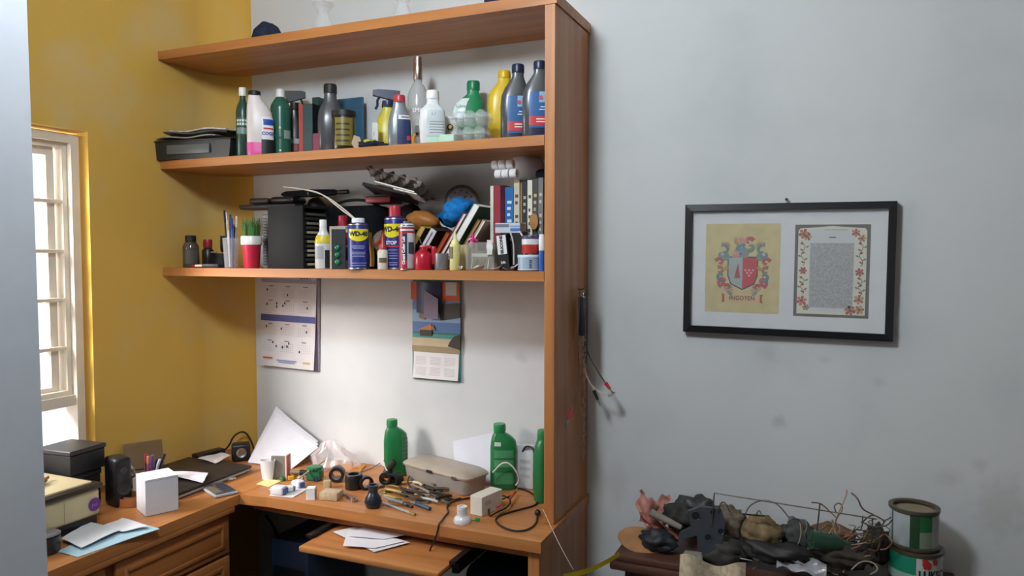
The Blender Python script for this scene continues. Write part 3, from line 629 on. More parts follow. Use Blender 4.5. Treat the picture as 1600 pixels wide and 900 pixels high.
# lubricant cans with the yellow shield
BLU = plastic('27307C', .3)
def wd(px, top, wpx, Y, lb, capm, caph, extra):
    t, h, w, hb = can('lubricant_can', lb, px, top, wpx, Y, Z3, BLU, capm, caph, .62 if extra else .56); r = w/2
    sh = MB(); zc = hb*.74
    def fn(u, v):
        a = (u-.5)*2*1.05; lo = hb*.60+hb*.10*abs(u-.5)*2*abs(u-.5)*2
        z = lo+(hb*.86-lo)*v; return ((r+.0012)*sin(a), -(r+.0012)*cos(a), z)
    sh.sheet(fn, 18, 3); sh.obj('yellow_shield', plastic('E3D51E'), t)
    lettering('WD-40', .0235 if extra else .026, plastic('14183A'), t, (0, 0, hb*.755), r=r+.0022, bold=.0012)
    if extra:
        for k, (z, ww) in enumerate(((.50, .55), (.47, .6), (.44, .5), (.36, .62), (.33, .62), (.30, .5), (.27, .58), (.13, .8), (.08, .7))):
            arcpatch(r+.0014, -ww, ww, hb*z, hb*(z+.016)).obj('printed_line', plastic('8F97C8'), t)
    else:
        lettering('STOP', .018, plastic('E4E6EE'), t, (0, 0, hb*.50), r=r+.0022, bold=.0008); arcpatch(r+.0014, -1, 1, hb*.42, hb*.45).obj('red_print', plastic('C23A52'), t)
        for k, z in enumerate((.36, .3, .25, .2, .12, .08)): arcpatch(r+.0014, -.7+.1*k, .6, hb*z, hb*(z+.016)).obj('printed_line', plastic('8F97C8'), t)
    return t, h, w, hb
t, h, w, hb = wd(560, 341, 33, -.345, 'blue and yellow lubricant can with white nozzle and long straw', plastic('E2E2E6'), .09, True)
wp = t.location
st = MB(); A = P(556, 343, -.345); 
for k in range(2):
    st.tube([A+Vector((-.004*k, -.004, .002)), P(537-k*6, 326, -.33), P(505-k*3, 303-k*2, -.29), P(470, 295, -.25), P(443, 292, -.22)], .0026, 6)
i0 = t.matrix_basis.inverted(); st.xf(Matrix.Translation(-Vector(t.location))); st.xf(Matrix.Rotation(-t.rotation_euler.z, 4, 'Z')); st.obj('straw', plastic('CFC8BE'), t)
t2, h, w, hb = wd(617, 322, 33, -.275, 'blue and yellow lubricant can with tall red cap', plastic('B52E3F'), .17, False); t2.rotation_euler.z -= .38
t, h, w, hb = can('spray_can', 'red and white chain lubricant spray can with vertical lettering', 636, 345, 25, -.345, Z3, plastic('C9CACE', .3), None, .06); r = w/2
arcpatch(r+.001, -1.5, 1.5, hb*.80, hb*.92).obj('red_band', plastic('A32238'), t); arcpatch(r+.001, -1.5, .0, 0.004, hb*.8).obj('red_side', plastic('A32238'), t); arcpatch(r+.0015, -.55, 0, hb*.22, hb*.78).obj('navy_strip', plastic('24284C'), t); arcpatch(r+.0015, .15, .9, hb*.35, hb*.6).obj('dark_picture', plastic('3A3F4C'), t)
tm = textmb('Chemi Color Lub', .014, bold=.0005); tm.v = [((-z), 0, x_) for x_, y_, z in tm.v]; tm.v = [((r+.0024)*sin(x_/r-.42), -(r+.0024)*cos(x_/r-.42), z) for x_, y_, z in tm.v]
tm.obj('lettering', plastic('F0F0F2'), t, (0, 0, hb*.42)); arcpatch(r+.0018, -.9, .9, hb*.84, hb*.88).obj('printed_line', plastic('E7DADD'), t)
MB().lathe([(r*.5, hb*.99), (r*.5, h*.99), (0, h)], 20).obj('nozzle', plastic('6C6460'), t)
# behind the cans
t = thing('garden_pruner', 'yellow-handled hand pruner standing behind the blue can', 'pruner', (P(580, 390, -.27).x, -.265, Z3+.008)); MB().tube([(0, 0, .001), (.002, 0, .05), (-.008, 0, .10), (-.012, 0, .13)], .009, 10).obj('handle', plastic('C9962A'), t); MB().tube([(-.012, 0, .125), (-.02, 0, .145)], .005, 8).obj('blade', metal('6A6A6C'), t)
x = P(590, 345, -.24).x
t = thing('light_bulb', 'large clear glass bulb lying behind the blue cans', 'light bulb', (x, -.2, Z3+E_))
MB().blob(0, 0, .105, .042, .042, .045, 0, n=24).obj('glass', M('CBB9B0', .05, alpha=.3, var=.05, spec=1.0), t); MB().lathe([(.018, 0), (.018, .03), (.03, .066), (.02, .075)], 24).obj('base', M('3C2A26', .5), t); MB().lathe([(.0185, .004), (.0195, .006), (.0185, .008), (.0195, .012), (.0185, .014)], 24).obj('screw_thread', metal('9B7A5A'), t)
one('red_funnel', 'red orange plastic funnel lying in front of the clear bulb', 'funnel', MB().lathe([(.006, 0), (.007, .03), (.026, .06), (.027, .062), (.024, .06), (.005, .03), (.004, 0)], 20, axis='x'), plastic('B5432F'), (P(583, 375, -.3).x, -.285, Z3+.09), 0, None, (0, -.7, .3))
x, h, w = SH(599, 367, 17, -.33, Z3)
t = thing('dropper_bottle', 'small white dropper bottle with red pointed tip', 'bottle', (x, -.335, Z3), face(x, -.33))
MB().lathe([(w*.45, .0006), (w*.48, .003), (w*.48, h*.52), (w*.34, h*.58), (0, h*.58)], 22).obj('body', plastic('D8D2C2'), t); MB().lathe([(w*.36, h*.57), (w*.34, h*.68), (w*.14, h*.78), (w*.06, h)], 20).obj('tip', plastic('B23A2E'), t); arcpatch(w*.48+.001, -.8, .8, h*.2, h*.34).obj('label_sticker', plastic('6E6350'), t)
# red oil can
x, h, w = SH(661, 385, 28, -.33, Z3)
t = thing('oil_can', 'small red oil can with thin metal spout and red pump lever', 'oil can', (x, -.33, Z3), face(x, -.33))
MB().lathe([(w*.48, .0006), (w*.5, .003), (w*.5, h*.62), (w*.4, h*.74), (w*.2, h*.86), (w*.18, h*.95), (0, h*.96)], 28).obj('body', plastic('B81F33', .25), t)
MB().tube([(0, 0, h*.9), (-w*.12, 0, h*1.2), (-w*.28, 0, h*1.42)], .0022, 8).obj('spout', metal('A8A29A'), t)
MB().rbox(-w*.2, w*.5, -.006, .006, h*.9, h*1.04, .004).rbox(w*.45, w*.75, -.008, .008, h*.22, h*1.0, .006).obj('pump_lever', plastic('C02238', .25), t)
x, h, w = SH(689, 396, 22, -.325, Z3)
t = thing('grey_cup', 'small grey metal cup beside the red oil can', 'cup', (x, -.32, Z3), face(x, -.32))
MB().lathe([(0, .0006), (w*.47, .0006), (w*.5, .003), (w*.5, h), (w*.46, h), (w*.46, .004), (0, .004)], 26).obj('cup', M('8D9296', .35, metal=.5), t); MB().tube([(w*.48, 0, h*.8), (w*.8, 0, h*.75), (w*.8, 0, h*.3), (w*.48, 0, h*.2)], .003, 8).obj('handle', M('8D9296', .35, metal=.5), t)
x, h, w = SH(711, 361, 17, -.345, Z3)
t = thing('glue_bottle', 'pale yellow glue bottle with long pointed nozzle', 'bottle', (x, -.345, Z3), face(x, -.34))
MB().lathe([(w*.46, .0006), (w*.5, .003), (w*.5, h*.62), (w*.44, h*.68), (0, h*.68)], 24).obj('body', plastic('DDD58C'), t); MB().lathe([(w*.36, h*.675), (w*.34, h*.74), (w*.2, h*.8), (w*.1, h*.92), (w*.05, h)], 20).obj('nozzle', plastic('E4DC9A'), t); arcpatch(w*.5+.001, -1.5, -.4, h*.3, h*.6).obj('label_sticker', plastic('6B5A3A'), t)
box_thing('cardboard_box', 'small beige cardboard box behind the glue bottle', 714, 731, 383, -.27, .05, Z3, paper('C3B489'))
x = P(735, 380, -.31).x
t = thing('pink_clip', 'bright pink plastic clip on top of the clear tool case', 'clip', (x, -.29, Z3+.082), face(x, -.3))
MB().tube([(0, 0, .0), (0, 0, .05)], .0045, 8).obj('spine', plastic('D82C86'), t); MB().tube([(-.018, 0, .022), (0, 0, .032), (.016, 0, .02)], .0045, 8).obj('arm', plastic('D82C86'), t)
t, h, w = box_thing('tool_case', 'clear plastic case of small metal tools on the shelf edge', 727, 772, 379, -.315, .05, Z3, clear('C8C6BE', .35, .2), 'tool case')
MB().box(-w*.46, w*.46, .035, .046, .004, h*.95).obj('backing_card', paper('85806F'), t); MB().rbox(-w*.1, w*.3, .006, .03, h*.7, h*1.0, .003).obj('black_insert', BLK, t)
MB().box(-w*.28, w*.3, -.001, -.0004, h*.48, h*.60).obj('label_sticker', plastic('B9B7B0'), t)
for k in range(5): MB().tube([(-w*.35+k*w*.14, .018, h*.06), (-w*.3+k*w*.14, .018, h*.4)], .003, 6).obj('tool_bit', metal(['C9C7C0', '7A3A34', 'C9C7C0', '44443F', 'B0AEA8'][k]), t)
t = one('receipt_slip', 'crumpled white paper slip leaning on the tool case', 'paper', MB().sheet(lambda u, v: ((u-.5)*.022, .003*sin(v*9+u*3), v*.05), 4, 8, th=.0006), paper('DAD8D4'), (P(765, 380, -.325).x, -.325, Z3+.04))
t['label'] = 'white paper slip pinned to the front of the clear tool case'
t.location.z = Z3+.055
def scrap(px, py, label, r=.018, seed=1, c='D8CFC4'):
    x = P(px, py, -.345).x
    mb = MB().sheet(lambda u, v: (r*(.4+.6*v)*cos(u*4.6+seed)*1.3, r*(.4+.6*v)*sin(u*4.6+seed), .004+r*.9*v*(.6+.4*sin(u*7+seed))), 14, 4, th=.001)
    one('paper_scrap', label, 'paper', mb, paper(c), (x, -.343, Z3+E_), 0, 'curled paper scraps')
scrap(718, 418, 'small white curled scrap next to the glue bottle', .011, 1, 'E8E4DE'); scrap(748, 414, 'beige curled scrap in front of the tool case', .016, 2, 'CBBCA6'); scrap(775, 410, 'white rolled scrap under the red book', .017, 4); scrap(797, 408, 'grey crumpled scrap in front of the black carton', .022, 5, 'B0A8A2')
# cluster near the books
book('paperback_book', 'dark red upright book with white print beside the silicone carton', 772.5, 782, 290, -.27, .14, Z3, '8E2030', title='')
t, h, w = box_thing('silicone_carton', 'black carton with white label reading SILICONE', 782, 799, 366, -.34, .03, Z3, plastic('1D1D20'), rz=.0, lean=radians(-6)); t.location.x -= .006
MB().box(-w*.42, w*.42, -.0014, -.0006, h*.45, h*.97).obj('white_label', paper('DADADC'), t); lettering('SILICONE', .0145, BLK, t, (0, -.002, h*.71), rot=(0, radians(-90), 0), bold=.0008); lettering('24h', .012, plastic('D8D8D8'), t, (0, -.002, h*.22), bold=.0004)
t, h, w = box_thing('white_bracket', 'white and black folded bracket between the carton and the tins', 800, 818, 362, -.325, .04, Z3, plastic('232426'), 'bracket')
MB().tube([(w*.2, -.004, h), (w*.62, -.004, h*.8), (w*.66, -.004, h*.35), (w*.5, -.004, .004)], .003, 8).obj('white_edge', plastic('C9C6C2'), t); MB().tube([(-w*.6, -.004, h*.98), (-w*.3, -.004, h*.7), (-w*.3, -.004, .02)], .003, 8).obj('white_edge', plastic('BDB6AC'), t)
p = P(793, 355, -.33)
t = thing('paper_carton', 'flat white and blue striped carton lying on the black cartons', 'box', (p.x, -.33, Z3+P(793, 365, -.33).z-Z3+.002), .08)
MB().rbox(-.045, .045, 0, .07, 0, .034, .001, 1).obj('carton', paper('BFC3CC'), t); MB().box(.01, .045, -.0012, -.0004, .006, .016).obj('blue_stripe', plastic('4A72B0'), t); MB().box(.01, .045, -.0012, -.0004, .02, .025).obj('blue_stripe', plastic('7D9CCB'), t); MB().box(-.045, .005, -.0012, -.0004, .02, .03).obj('grey_print', plastic('6C7484'), t)
def tin(px, top, wpx, Y, zb, lb, side, lidc, bands=()):
    p = P(px, top, Y); w = wpx*dep(p)/F; h = p.z-zb
    t = thing('round_tin', lb, 'tin', (p.x, Y, zb), face(p.x, Y), 'round tins beside the books')
    MB().lathe([(w*.48, .0004), (w*.5, .002), (w*.5, h*.94), (w*.48, h*.95), (0, h*.95)], 36).obj('body', plastic(side, .35), t); MB().lathe([(w*.515, h*.82), (w*.515, h*.97), (w*.5, h), (0, h)], 36).obj('lid', plastic(lidc), t)
    for (a, b, c) in bands: arcpatch(w*.5+.001, -1.5, 1.5, h*a, h*b).obj('printed_band', plastic(c), t)
    return t, h, w
t, h, w = tin(827, 398, 36, -.325, Z3+E_, 'pale blue round tin with grey lettering, lower of two stacked tins', '9DB0C4', 'C6D3DE', [(.06, .12, 'C9D4DE')])
for k in range(4): MB().box(-.004, .004, -.0008, 0, 0, .004).obj('printed_mark', plastic('4A5668'), t, (.004, -w*.5-.0012, h*(.2+.14*k)))
t, h, w = tin(830, 368, 29, -.325, P(827, 397, -.325).z+.001, 'red, white and navy round tin standing on the pale blue tin', 'C23A34', '3A4468', [(.5, .8, 'D9D9DE')])
x, h, w = SH(846.5, 366, 9, -.34, Z3)
t = thing('glue_stick', 'blue glue stick with white cap against the side panel', 'glue stick', (min(x, 1.5565), -.34, Z3), face(x, -.34))
MB().lathe([(w*.5, .0006), (w*.52, .003), (w*.52, h*.58), (0, h*.58)], 20).obj('barrel', plastic('2A62B8', .3), t); MB().lathe([(w*.53, h*.56), (w*.53, h*.9), (w*.4, h), (0, h)], 20).obj('cap', plastic('E1E3E8'), t)
# upright books on the right, left to right
BK = [(766, 771.5, 291, 'D3D0C8', 'white thin upright book, leftmost of the upright row', None, -.22), (783, 788, 290, '2B4F60', 'thin teal upright book next to the dark red one', None, -.22),
      (789, 803, 293, '2A6FB0', 'blue upright book with white spine lettering', 'HARDWARE', -.23), (803, 812, 281, 'CFC8B0', 'cream upright book with grey spine lettering', 'ELETRONICA', -.23),
      (812, 816, 286, 'A98A5C', 'narrow tan upright book right of the cream book', None, -.22), (816, 824, 284, '25282C', 'black upright book with silver spine lettering', 'CIRCUITOS', -.23),
      (824, 832, 282, 'D6D2C2', 'ivory upright book near the side panel', 'MANUAL', -.23), (832, 841, 280, '3C3F3C', 'dark olive upright book with gold spine lettering', 'DICIONARIO', -.23), (841, 849, 278, '6C6D70', 'grey upright book touching the side panel', 'TECNICA', -.23)]
for k, (a, b, top, c, lb, ti, Y) in enumerate(BK):
    book('upright_book', lb, a+.3, b-.3, top, Y, .16, Z3, c, group='upright books on the lowest shelf', title=None, spine=None)
    tt = bpy.context.scene.collection.objects[-1] if False else None
    p0 = P(a, top, Y); p1 = P(b, top, Y); hh = p0.z-Z3; par = [o for o in COL.objects if o.get('label') == lb][0]; ww = p1.x-p0.x
    if ti:
        for j in range(9):
            if (j*7+k) % 5: MB().box(-ww*.24, ww*.24*((j % 3)/3+.4), -.0018, -.0011, hh*(.2+j*.075), hh*(.235+j*.075)).obj('spine_print', plastic({'25282C': 'A9A9A4', '3C3F3C': 'B9A878', '6C6D70': 'B8B8B4'}.get(c, '4A4A48') if c != '2A6FB0' else 'D9E4EE'), par)
        
one('wooden_tag', 'oval tan wooden tag hanging in front of the ivory book', 'tag', MB().lathe([(0, 0), (.016, 0), (.016, .004), (0, .004)], 24, axis='y').xf(Matrix.Diagonal((1, 1, 1.75, 1))), wood('z', 'B78A50', '8F6434'), (P(833, 346, -.25).x, -.245, P(833, 346, -.25).z))
# white rolls and bracket on top of the books
ztop = max(P(803, 281, -.23).z, P(783, 290, -.27).z)+.003
RW = paper('E1E1E4')
rolls = [(772, 259), (783, 258), (795, 257), (777, 273), (788, 272), (800, 271)]
for k, (px, py) in enumerate(rolls):
    p = P(px, py, -.27); col_ = ['left', 'middle', 'right'][k % 3]; row = 'upper' if k < 3 else 'lower'
    mb = MB().lathe([(.005, -.0125), (.0145, -.0125), (.016, -.010), (.016, .010), (.0145, .0125), (.005, .0125), (.005, -.0125)], 20, axis='x')
    z = ztop+.0165+(0 if k >= 3 else .0325)
    one('paper_roll', f'{col_} white roll in the {row} row on top of the books', 'paper roll', mb, RW, (p.x, -.255, z), 0, 'white rolls on the books')
p = P(793, 255, -.15)
t = thing('white_bag', 'white plastic bag stuffed between the books and the middle shelf', 'bag', (P(818, 262, -.13).x, -.10, ztop))
MB().blob(0, 0, .055, .07, .06, .052, .18, 2, 3, flat=.001).obj('bag', M('CBCBD0', .4, var=.06), t)
t = thing('black_pouch', 'black soft pouch lying on the books by the side panel', 'pouch', (1.52, -.17, Z3+P(841, 280, -.23).z-Z3+.004))
MB().rbox(-.045, .04, -.05, .08, 0, .032, .014, 3).obj('pouch', cloth('1F232C'), t)

# leaning books: base point on shelf, lean to the right
LB = [('yellow-brown leaning book, leftmost of the leaning row', 628, '7D6A2A', .022, .18, None, 'B49C4A'), ('dark leaning book with pale silver label', 648, '35332F', .03, .168, 'C9C6CC', '35332F'), ('orange leaning book between the silver labelled and white ones', 671, 'B3562C', .014, .153, None, 'B3562C'),
      ('thin white leaning book with red edge', 680, 'A8404A', .013, .235, None, 'E2DEDA'), ('large green leaning book with white pages', 691, '2E5A3C', .027, .268, None, 'E9E8E6'), ('brown leaning book beside the green one', 707, '8C6B4A', .011, .208, None, 'A8885E'), ('cream leaning book next to the upright row', 715, 'CFC4B2', .011, .205, None, 'D9D0C2')]
for k, (lb, px, c, w, h, spn, pg) in enumerate(LB):
    x = P(px, 415, -.25).x; an = radians(33); c_ = .0018; d = .12 if k != 4 else .15
    t = thing('leaning_book', lb, 'book', (x, -.26, Z3+.001+w/2*sin(an)), 0, 'books leaning to the right', rot=(0, an, 0))
    MB().box(-w/2, -w/2+c_, 0, d, 0, h).box(w/2-c_, w/2, 0, d, 0, h).box(-w/2, w/2, d-c_, d, 0, h).obj('cover', plastic(c, .45), t)
    MB().box(-w/2+c_, w/2-c_, .003, d-c_, .003, h-.003).obj('pages', paper(pg), t)
    if spn: MB().box(-w*.42, w*.42, -.0005, .0028, h*.45, h*.97).obj('spine_label', plastic(spn), t); MB().box(-w*.1, w*.1, -.0012, -.0006, h*.5, h*.9).obj('printed_line', plastic('6A5A72'), t)

# heap at the back: cases, egg tray, cloths
def lump(name, label, px, py, Y, dims, c, seed, mats=None, rot=(0, 0, 0), nz=.2, cat='bag'):
    p = P(px, py, Y); return one(name, label, cat, MB().blob(0, 0, 0, *dims, nz, 2.0, seed, 22), mats or cloth(c), tuple(p), 0, None, rot)
cs = thing('instrument_case', 'long black case lying on the disc rack at the back of the shelf', 'case', (P(425, 322, -.17).x, -.14, Z3+P(445, 322, -.335).z-Z3+.003), .05)
MB().rbox(-.16, .13, -.05, .05, 0, .02, .008, 2).obj('case', M('1E1C1D', .5), cs); MB().rbox(-.10, .0, -.06, .06, .021, .045, .012, 3).obj('pouch', M('2D2624', .45), cs); MB().rbox(.0, .12, -.05, .05, .021, .05, .018, 3).obj('pouch', M('1B1A1C', .35), cs)
p = P(470, 297, -.2)
um = thing('folding_umbrella', 'black folded umbrella lying on top of the heap', 'umbrella', (p.x, -.14, cs.location.z+.062), .0)
MB().lathe([(.004, -.15), (.012, -.13), (.016, 0), (.012, .12), (.006, .14)], 16, axis='x', wob=lambda a, z: 1+.12*cos(5*a)).obj('canopy', cloth('1C1B1E'), um); MB().lathe([(.006, .14), (.009, .145), (.009, .19), (0, .192)], 14, axis='x').obj('handle', BLK, um); MB().lathe([(.0165, -.004), (.0175, 0), (.0165, .004)], 18, axis='x').obj('strap', plastic('3A3634'), um)
b1 = thing('camera_bag', 'bulky black bag filling the back of the shelf behind the cans', 'bag', (P(552, 330, -.12).x, -.085, Z3+E_))
MB().rbox(-.17, .15, -.09, .08, 0, .252, .05, 4).obj('bag_body', cloth('17181B'), b1); MB().rbox(-.12, .1, -.1, -.088, .05, .14, .02, 3).obj('front_pocket', cloth('1F2024'), b1); MB().tube([(-.12, -.02, .245), (-.06, -.03, .275), (.06, -.03, .277), (.12, -.02, .245)], .006, 8).obj('handle', plastic('1A1A1C'), b1)
rb = thing('red_box', 'dark red and black box lying on the bulky black bag', 'box', (P(590, 300, -.15).x, -.10, Z3+.258), .1)
MB().rbox(-.06, .05, -.05, .06, .002, .026, .004).obj('carton', M('8E2B32', .4), rb); MB().rbox(-.065, .09, -.06, .06, .0265, .034, .002).obj('lid', plastic('1E1E22'), rb)
# magazines and egg tray tilted on the heap
def tilted(name, label, cat, px, py, Y, sx, sy, th, c, tilt, rz, pages=None):
    p = P(px, py, Y); t = thing(name, label, cat, tuple(p), 0, None, rot=(radians(-14), radians(tilt), rz)); MB().rbox(-sx/2, sx/2, -sy/2, sy/2, 0, th, .001, 1).obj('cover', plastic(c), t)
    if pages: MB().box(-sx/2+.003, sx/2+.001, -sy/2-.0008, sy/2-.004, th*.2, th*.8).obj('pages', paper(pages), t)
    return t
tilted('paperback_book', 'black-covered book slanting on the heap under the white folder', 'book', 610, 305, -.17, .19, .13, .012, '232326', 13, .1)
tilted('paper_folder', 'white folder slanting down to the right under the egg tray', 'folder', 625, 301, -.18, .17, .13, .006, 'CFC8BC', 15, .12, 'E6E2DC')
tilted('white_booklet', 'white booklet poking out below the egg tray', 'booklet', 640, 306, -.19, .10, .1, .004, 'DAD7D4', 14, .1, 'EEEEEE')
p = P(626, 290, -.17)
et = thing('egg_tray', 'grey moulded pulp egg tray tilted on top of the heap', 'egg tray', tuple(p), 0, None, rot=(radians(-22), radians(15), .05))
N = 5
def eggz(u, v): return .0165*(sin(u*pi*2*N)*sin(v*pi*2*3))+.008
MB().sheet(lambda u, v: ((u-.5)*.25, (v-.5)*.16, eggz(u, v)), 50, 30, th=.003).obj('tray', M('7F756F', .9, var=.15), et)
# wall dial
p = P(722, 302, -.02)
t = thing('round_dial', 'grey round dial leaning against the wall behind the blue cloth', 'gauge', (P(722, 315, -.05).x, -.045, P(722, 318, -.05).z), .2)
MB().lathe([(0, 0), (.062, 0), (.07, -.006), (.072, -.02), (.066, -.026), (.06, -.02), (0, -.019)], 40, axis='y').obj('case', M('6E6A6A', .4, metal=.3), t)
MB().lathe([(0, -.0195), (.058, -.0195), (.058, -.0205), (0, -.0205)], 40, axis='y').obj('face', M('8C8786', .6), t)
for k in range(12): MB().box(-.002, .002, -.0225, -.021, .044, .052).xf(Matrix.Rotation(k*pi/6, 4, 'Y')).obj('hour_mark', plastic('3A3838'), t)
MB().box(-.0015, .0015, -.0235, -.0226, 0, .036).xf(Matrix.Rotation(.6, 4, 'Y')).obj('hand', BLK, t)
lump('leather_pouch', 'orange-brown leather pouch on the heap above the leaning books', 660, 345, -.17, (.068, .04, .038), 'A86F33', 2, M('A4692F', .5, bump=.3), (0, .1, 0), .12, 'pouch')
lump('blue_cloth', 'crumpled bright blue cloth on top of the leaning books', 715, 331, -.14, (.075, .05, .04), '2A7FC0', 6, cloth('2478BE'), (0, -.45, .2), .3, 'cloth')
lump('brown_bag', 'dark brown bag at the back under the leather pouch', 678, 385, -.075, (.07, .05, .10), '3A2A22', 9, cloth('3B2A22'), (0, 0, 0), .12)
lump('black_bag', 'black bag at the back behind the leaning green book', 738, 388, -.07, (.08, .045, .09), '1C1C20', 12, cloth('1D1D21'), (0, 0, 0), .12)
lump('dark_backpack', 'dark backpack at the back holding up the slanting egg tray', 640, 365, -.075, (.07, .05, .125), '1E1B1C', 21, cloth('1F1C1D'), (0, 0, 0), .08)
lump('black_helmet_bag', 'black rounded bag behind the white and yellow bottle', 494, 345, -.07, (.05, .05, .10), '1B1B1E', 23, M('1A1A1D', .45), (0, 0, 0), .06)
# ================================================================== things on the side worktop
def dc(px, py, z=.004): return D(px, py)+Vector((0, 0, z))
def mpp(v): return dep(v)/F
PC = plastic('CFC39A', .45)
zt = PX(158, 748, .21).z
pr = thing('printer', 'cream and black desktop printer with purple round sticker by the window', 'printer', (0, 0, ZD+E_))
hp = zt-ZD
MB().rbox(-.13, .205, -1.45, -.955, 0, .05, .008, 2).obj('base', plastic('1F2023', .4), pr)
fp = MB().rbox(-.12, .216, -1.455, -.953, .035, hp-.024, .012, 3).obj('body', PC, pr)
MB().rbox(-.135, .226, -1.46, -.945, hp-.026, hp-.008, .008, 2).obj('dark_band', plastic('2B2523', .4), pr)
MB().rbox(-.12, .205, -1.45, -.972, hp-.010, hp, .005, 2).obj('scanner_lid', plastic('D6C9A2', .35), pr)
yc = PX(148, 788, .217).y; zc = PX(148, 788, .217).z-ZD
stk = MB().lathe([(0, .2172), (.0215, .2172), (.0215, .2184), (0, .2184)], 32, (0, yc, zc), 'x').obj('round_sticker', plastic('6A3C8C'), pr)
tm = textmb('psc', .016); tm.v = [(.2188, yc+x_, zc+z_) for x_, y_, z_ in tm.v]; tm.obj('lettering', plastic('A98CC0'), stk)
MB().box(.2162, .2168, -1.08, -1.079, .04, hp-.03).obj('panel_seam', plastic('8E8567'), pr)
one('photo_print', 'white glossy sheet lying on the printer lid', 'paper', MB().sheet(lambda u, v: (-.06+u*.2, -1.33+v*.24, .0008+.002*sin(u*5+v*3)), 6, 6, th=.0006), paper('EFE9EC'), (0, 0, ZD+hp+.004))
q = PX(90, 750, .08)
t = thing('leather_keyring', 'brown leather key holder lying on the sheet on the printer', 'key holder', (.09, -1.10, ZD+hp+.0075), .3)
MB().rbox(-.03, .03, -.075, .04, 0, .014, .006, 2).obj('leather', M('8A5A38', .5), t); MB().tube([(0, .04, .007), (.012, .06, .006), (0, .075, .005)], .004, 8).obj('loop', M('7A4C2E', .5), t)
# black boxes and speaker behind the printer
zb1 = PX(125, 735, .0).z; zb2 = PX(125, 697, .0).z
b = thing('black_box', 'black box with lid, lower one of the pair behind the printer', 'box', (-.035, -.868, ZD+E_), 0, 'black boxes behind the printer')
MB().rbox(-.085, .065, -.07, .06, 0, zb1-ZD-.022, .003, 1).obj('carton', plastic('1F1F22', .5), b); MB().rbox(-.088, .068, -.073, .063, zb1-ZD-.022, zb1-ZD-.001, .003, 1).obj('lid', plastic('28282B', .45), b)
b = thing('black_box', 'black box with lid, upper one of the pair behind the printer', 'box', (-.032, -.868, zb1+.001), .08, 'black boxes behind the printer')
MB().rbox(-.085, .075, -.072, .068, 0, zb2-zb1-.016, .003, 1).obj('carton', plastic('202022', .5), b); MB().rbox(-.089, .079, -.076, .072, zb2-zb1-.016, zb2-zb1, .003, 1).obj('lid', plastic('2A2A2C', .4), b)
q = D(166, 792); hs = PX(166, 716, q.x).z-ZD
t = thing('tall_speaker', 'black upright loudspeaker standing between the boxes and the yellow wall', 'speaker', (.095, -.79, ZD+E_), radians(75))
MB().rbox(-.030, .030, -.045, .045, 0, hs, .012, 3).obj('cabinet', plastic('1C1D20', .4), t); MB().lathe([(.023, -.046), (.023, -.050), (.018, -.048), (.01, -.045), (0, -.044)], 28, (0, 0, hs*.38), 'y').obj('woofer', M('2B2C2E', .6), t); MB().lathe([(.013, -.046), (.013, -.049), (.008, -.047), (0, -.045)], 24, (0, 0, hs*.76), 'y').obj('tweeter', M('3A3B3D', .4), t)
# brown strap pile
q = D(192, 785)
t = thing('leather_belt', 'coiled orange-brown leather belt beside the speaker', 'belt', (q.x+.035, q.y+.0, ZD+.001), 0)
def band(fn, n, w, th): 
    mb = MB(); vs = []; fs = []
    for i in range(n+1):
        x_, y_, z_ = fn(i/n); vs += [(x_, y_, z_), (x_, y_, z_+w), (x_*(1+th), y_*(1+th), z_+w), (x_*(1+th), y_*(1+th), z_)]
    for i in range(n): fs += [(i*4+a, i*4+(a+1) % 4, i*4+4+(a+1) % 4, i*4+4+a) for a in range(4)]
    fs += [(0, 3, 2, 1), (n*4, n*4+1, n*4+2, n*4+3)]; return mb.add(vs, fs, 0, True)
band(lambda u: ((.03+.028*u)*cos(u*13), (.03+.028*u)*sin(u*13)*.8, .002*sin(u*20)+.002), 70, .03, .06).obj('strap', M('A8693A', .5, bump=.2), t)
MB().tube([(.06, .0, .004), (.075, .012, .004), (.09, 0, .004), (.075, -.012, .004), (.06, 0, .004)], .0025, 6).obj('buckle', metal('B09A70'), t)
# amber acrylic sheet
c0, c1, c2, c3 = PX(197, 738, -.08), PX(258, 738, -.08), PX(253, 686, -.14), PX(194, 694, -.14)
def quad(c0, c1, c2, c3, n=8, amp=0.0, f=7, th=.0012):
    def fn(u, v):
        p = (c0*(1-u)+c1*u)*(1-v)+(c3*(1-u)+c2*u)*v; return tuple(p+Vector((amp*sin(f*u+3*v), -amp*abs(sin(f*v+2*u)), amp*sin(f*v+u*4))))
    vs = [Vector(fn(i/n, j/n)) for i in range(n+1) for j in range(n+1)]; nn = (c1-c0).cross(c3-c0).normalized()*th
    mb = MB(); k = len(vs); V = vs+[v-nn for v in vs]
    fs = [(i*(n+1)+j, (i+1)*(n+1)+j, (i+1)*(n+1)+j+1, i*(n+1)+j+1) for i in range(n) for j in range(n)]
    bd = [i*(n+1) for i in range(n+1)]+[n*(n+1)+j for j in range(1, n+1)]+[i*(n+1)+n for i in range(n-1, -1, -1)]+[j for j in range(n-1, 0, -1)]
    fs += [tuple(x+k for x in f_[::-1]) for f_ in fs]+[(bd[i], bd[i]+k, bd[(i+1) % len(bd)]+k, bd[(i+1) % len(bd)]) for i in range(len(bd))]
    return mb.add(V, fs, 0, True)
for c in (c0, c1): c.z = ZD+.001
one('acrylic_sheet', 'smoky amber acrylic sheet leaning on the yellow wall behind the pens', 'sheet', quad(c0, c1, c2, c3, 6, 0.0, th=.003), M('8C7048', .2, alpha=.55, var=.05))
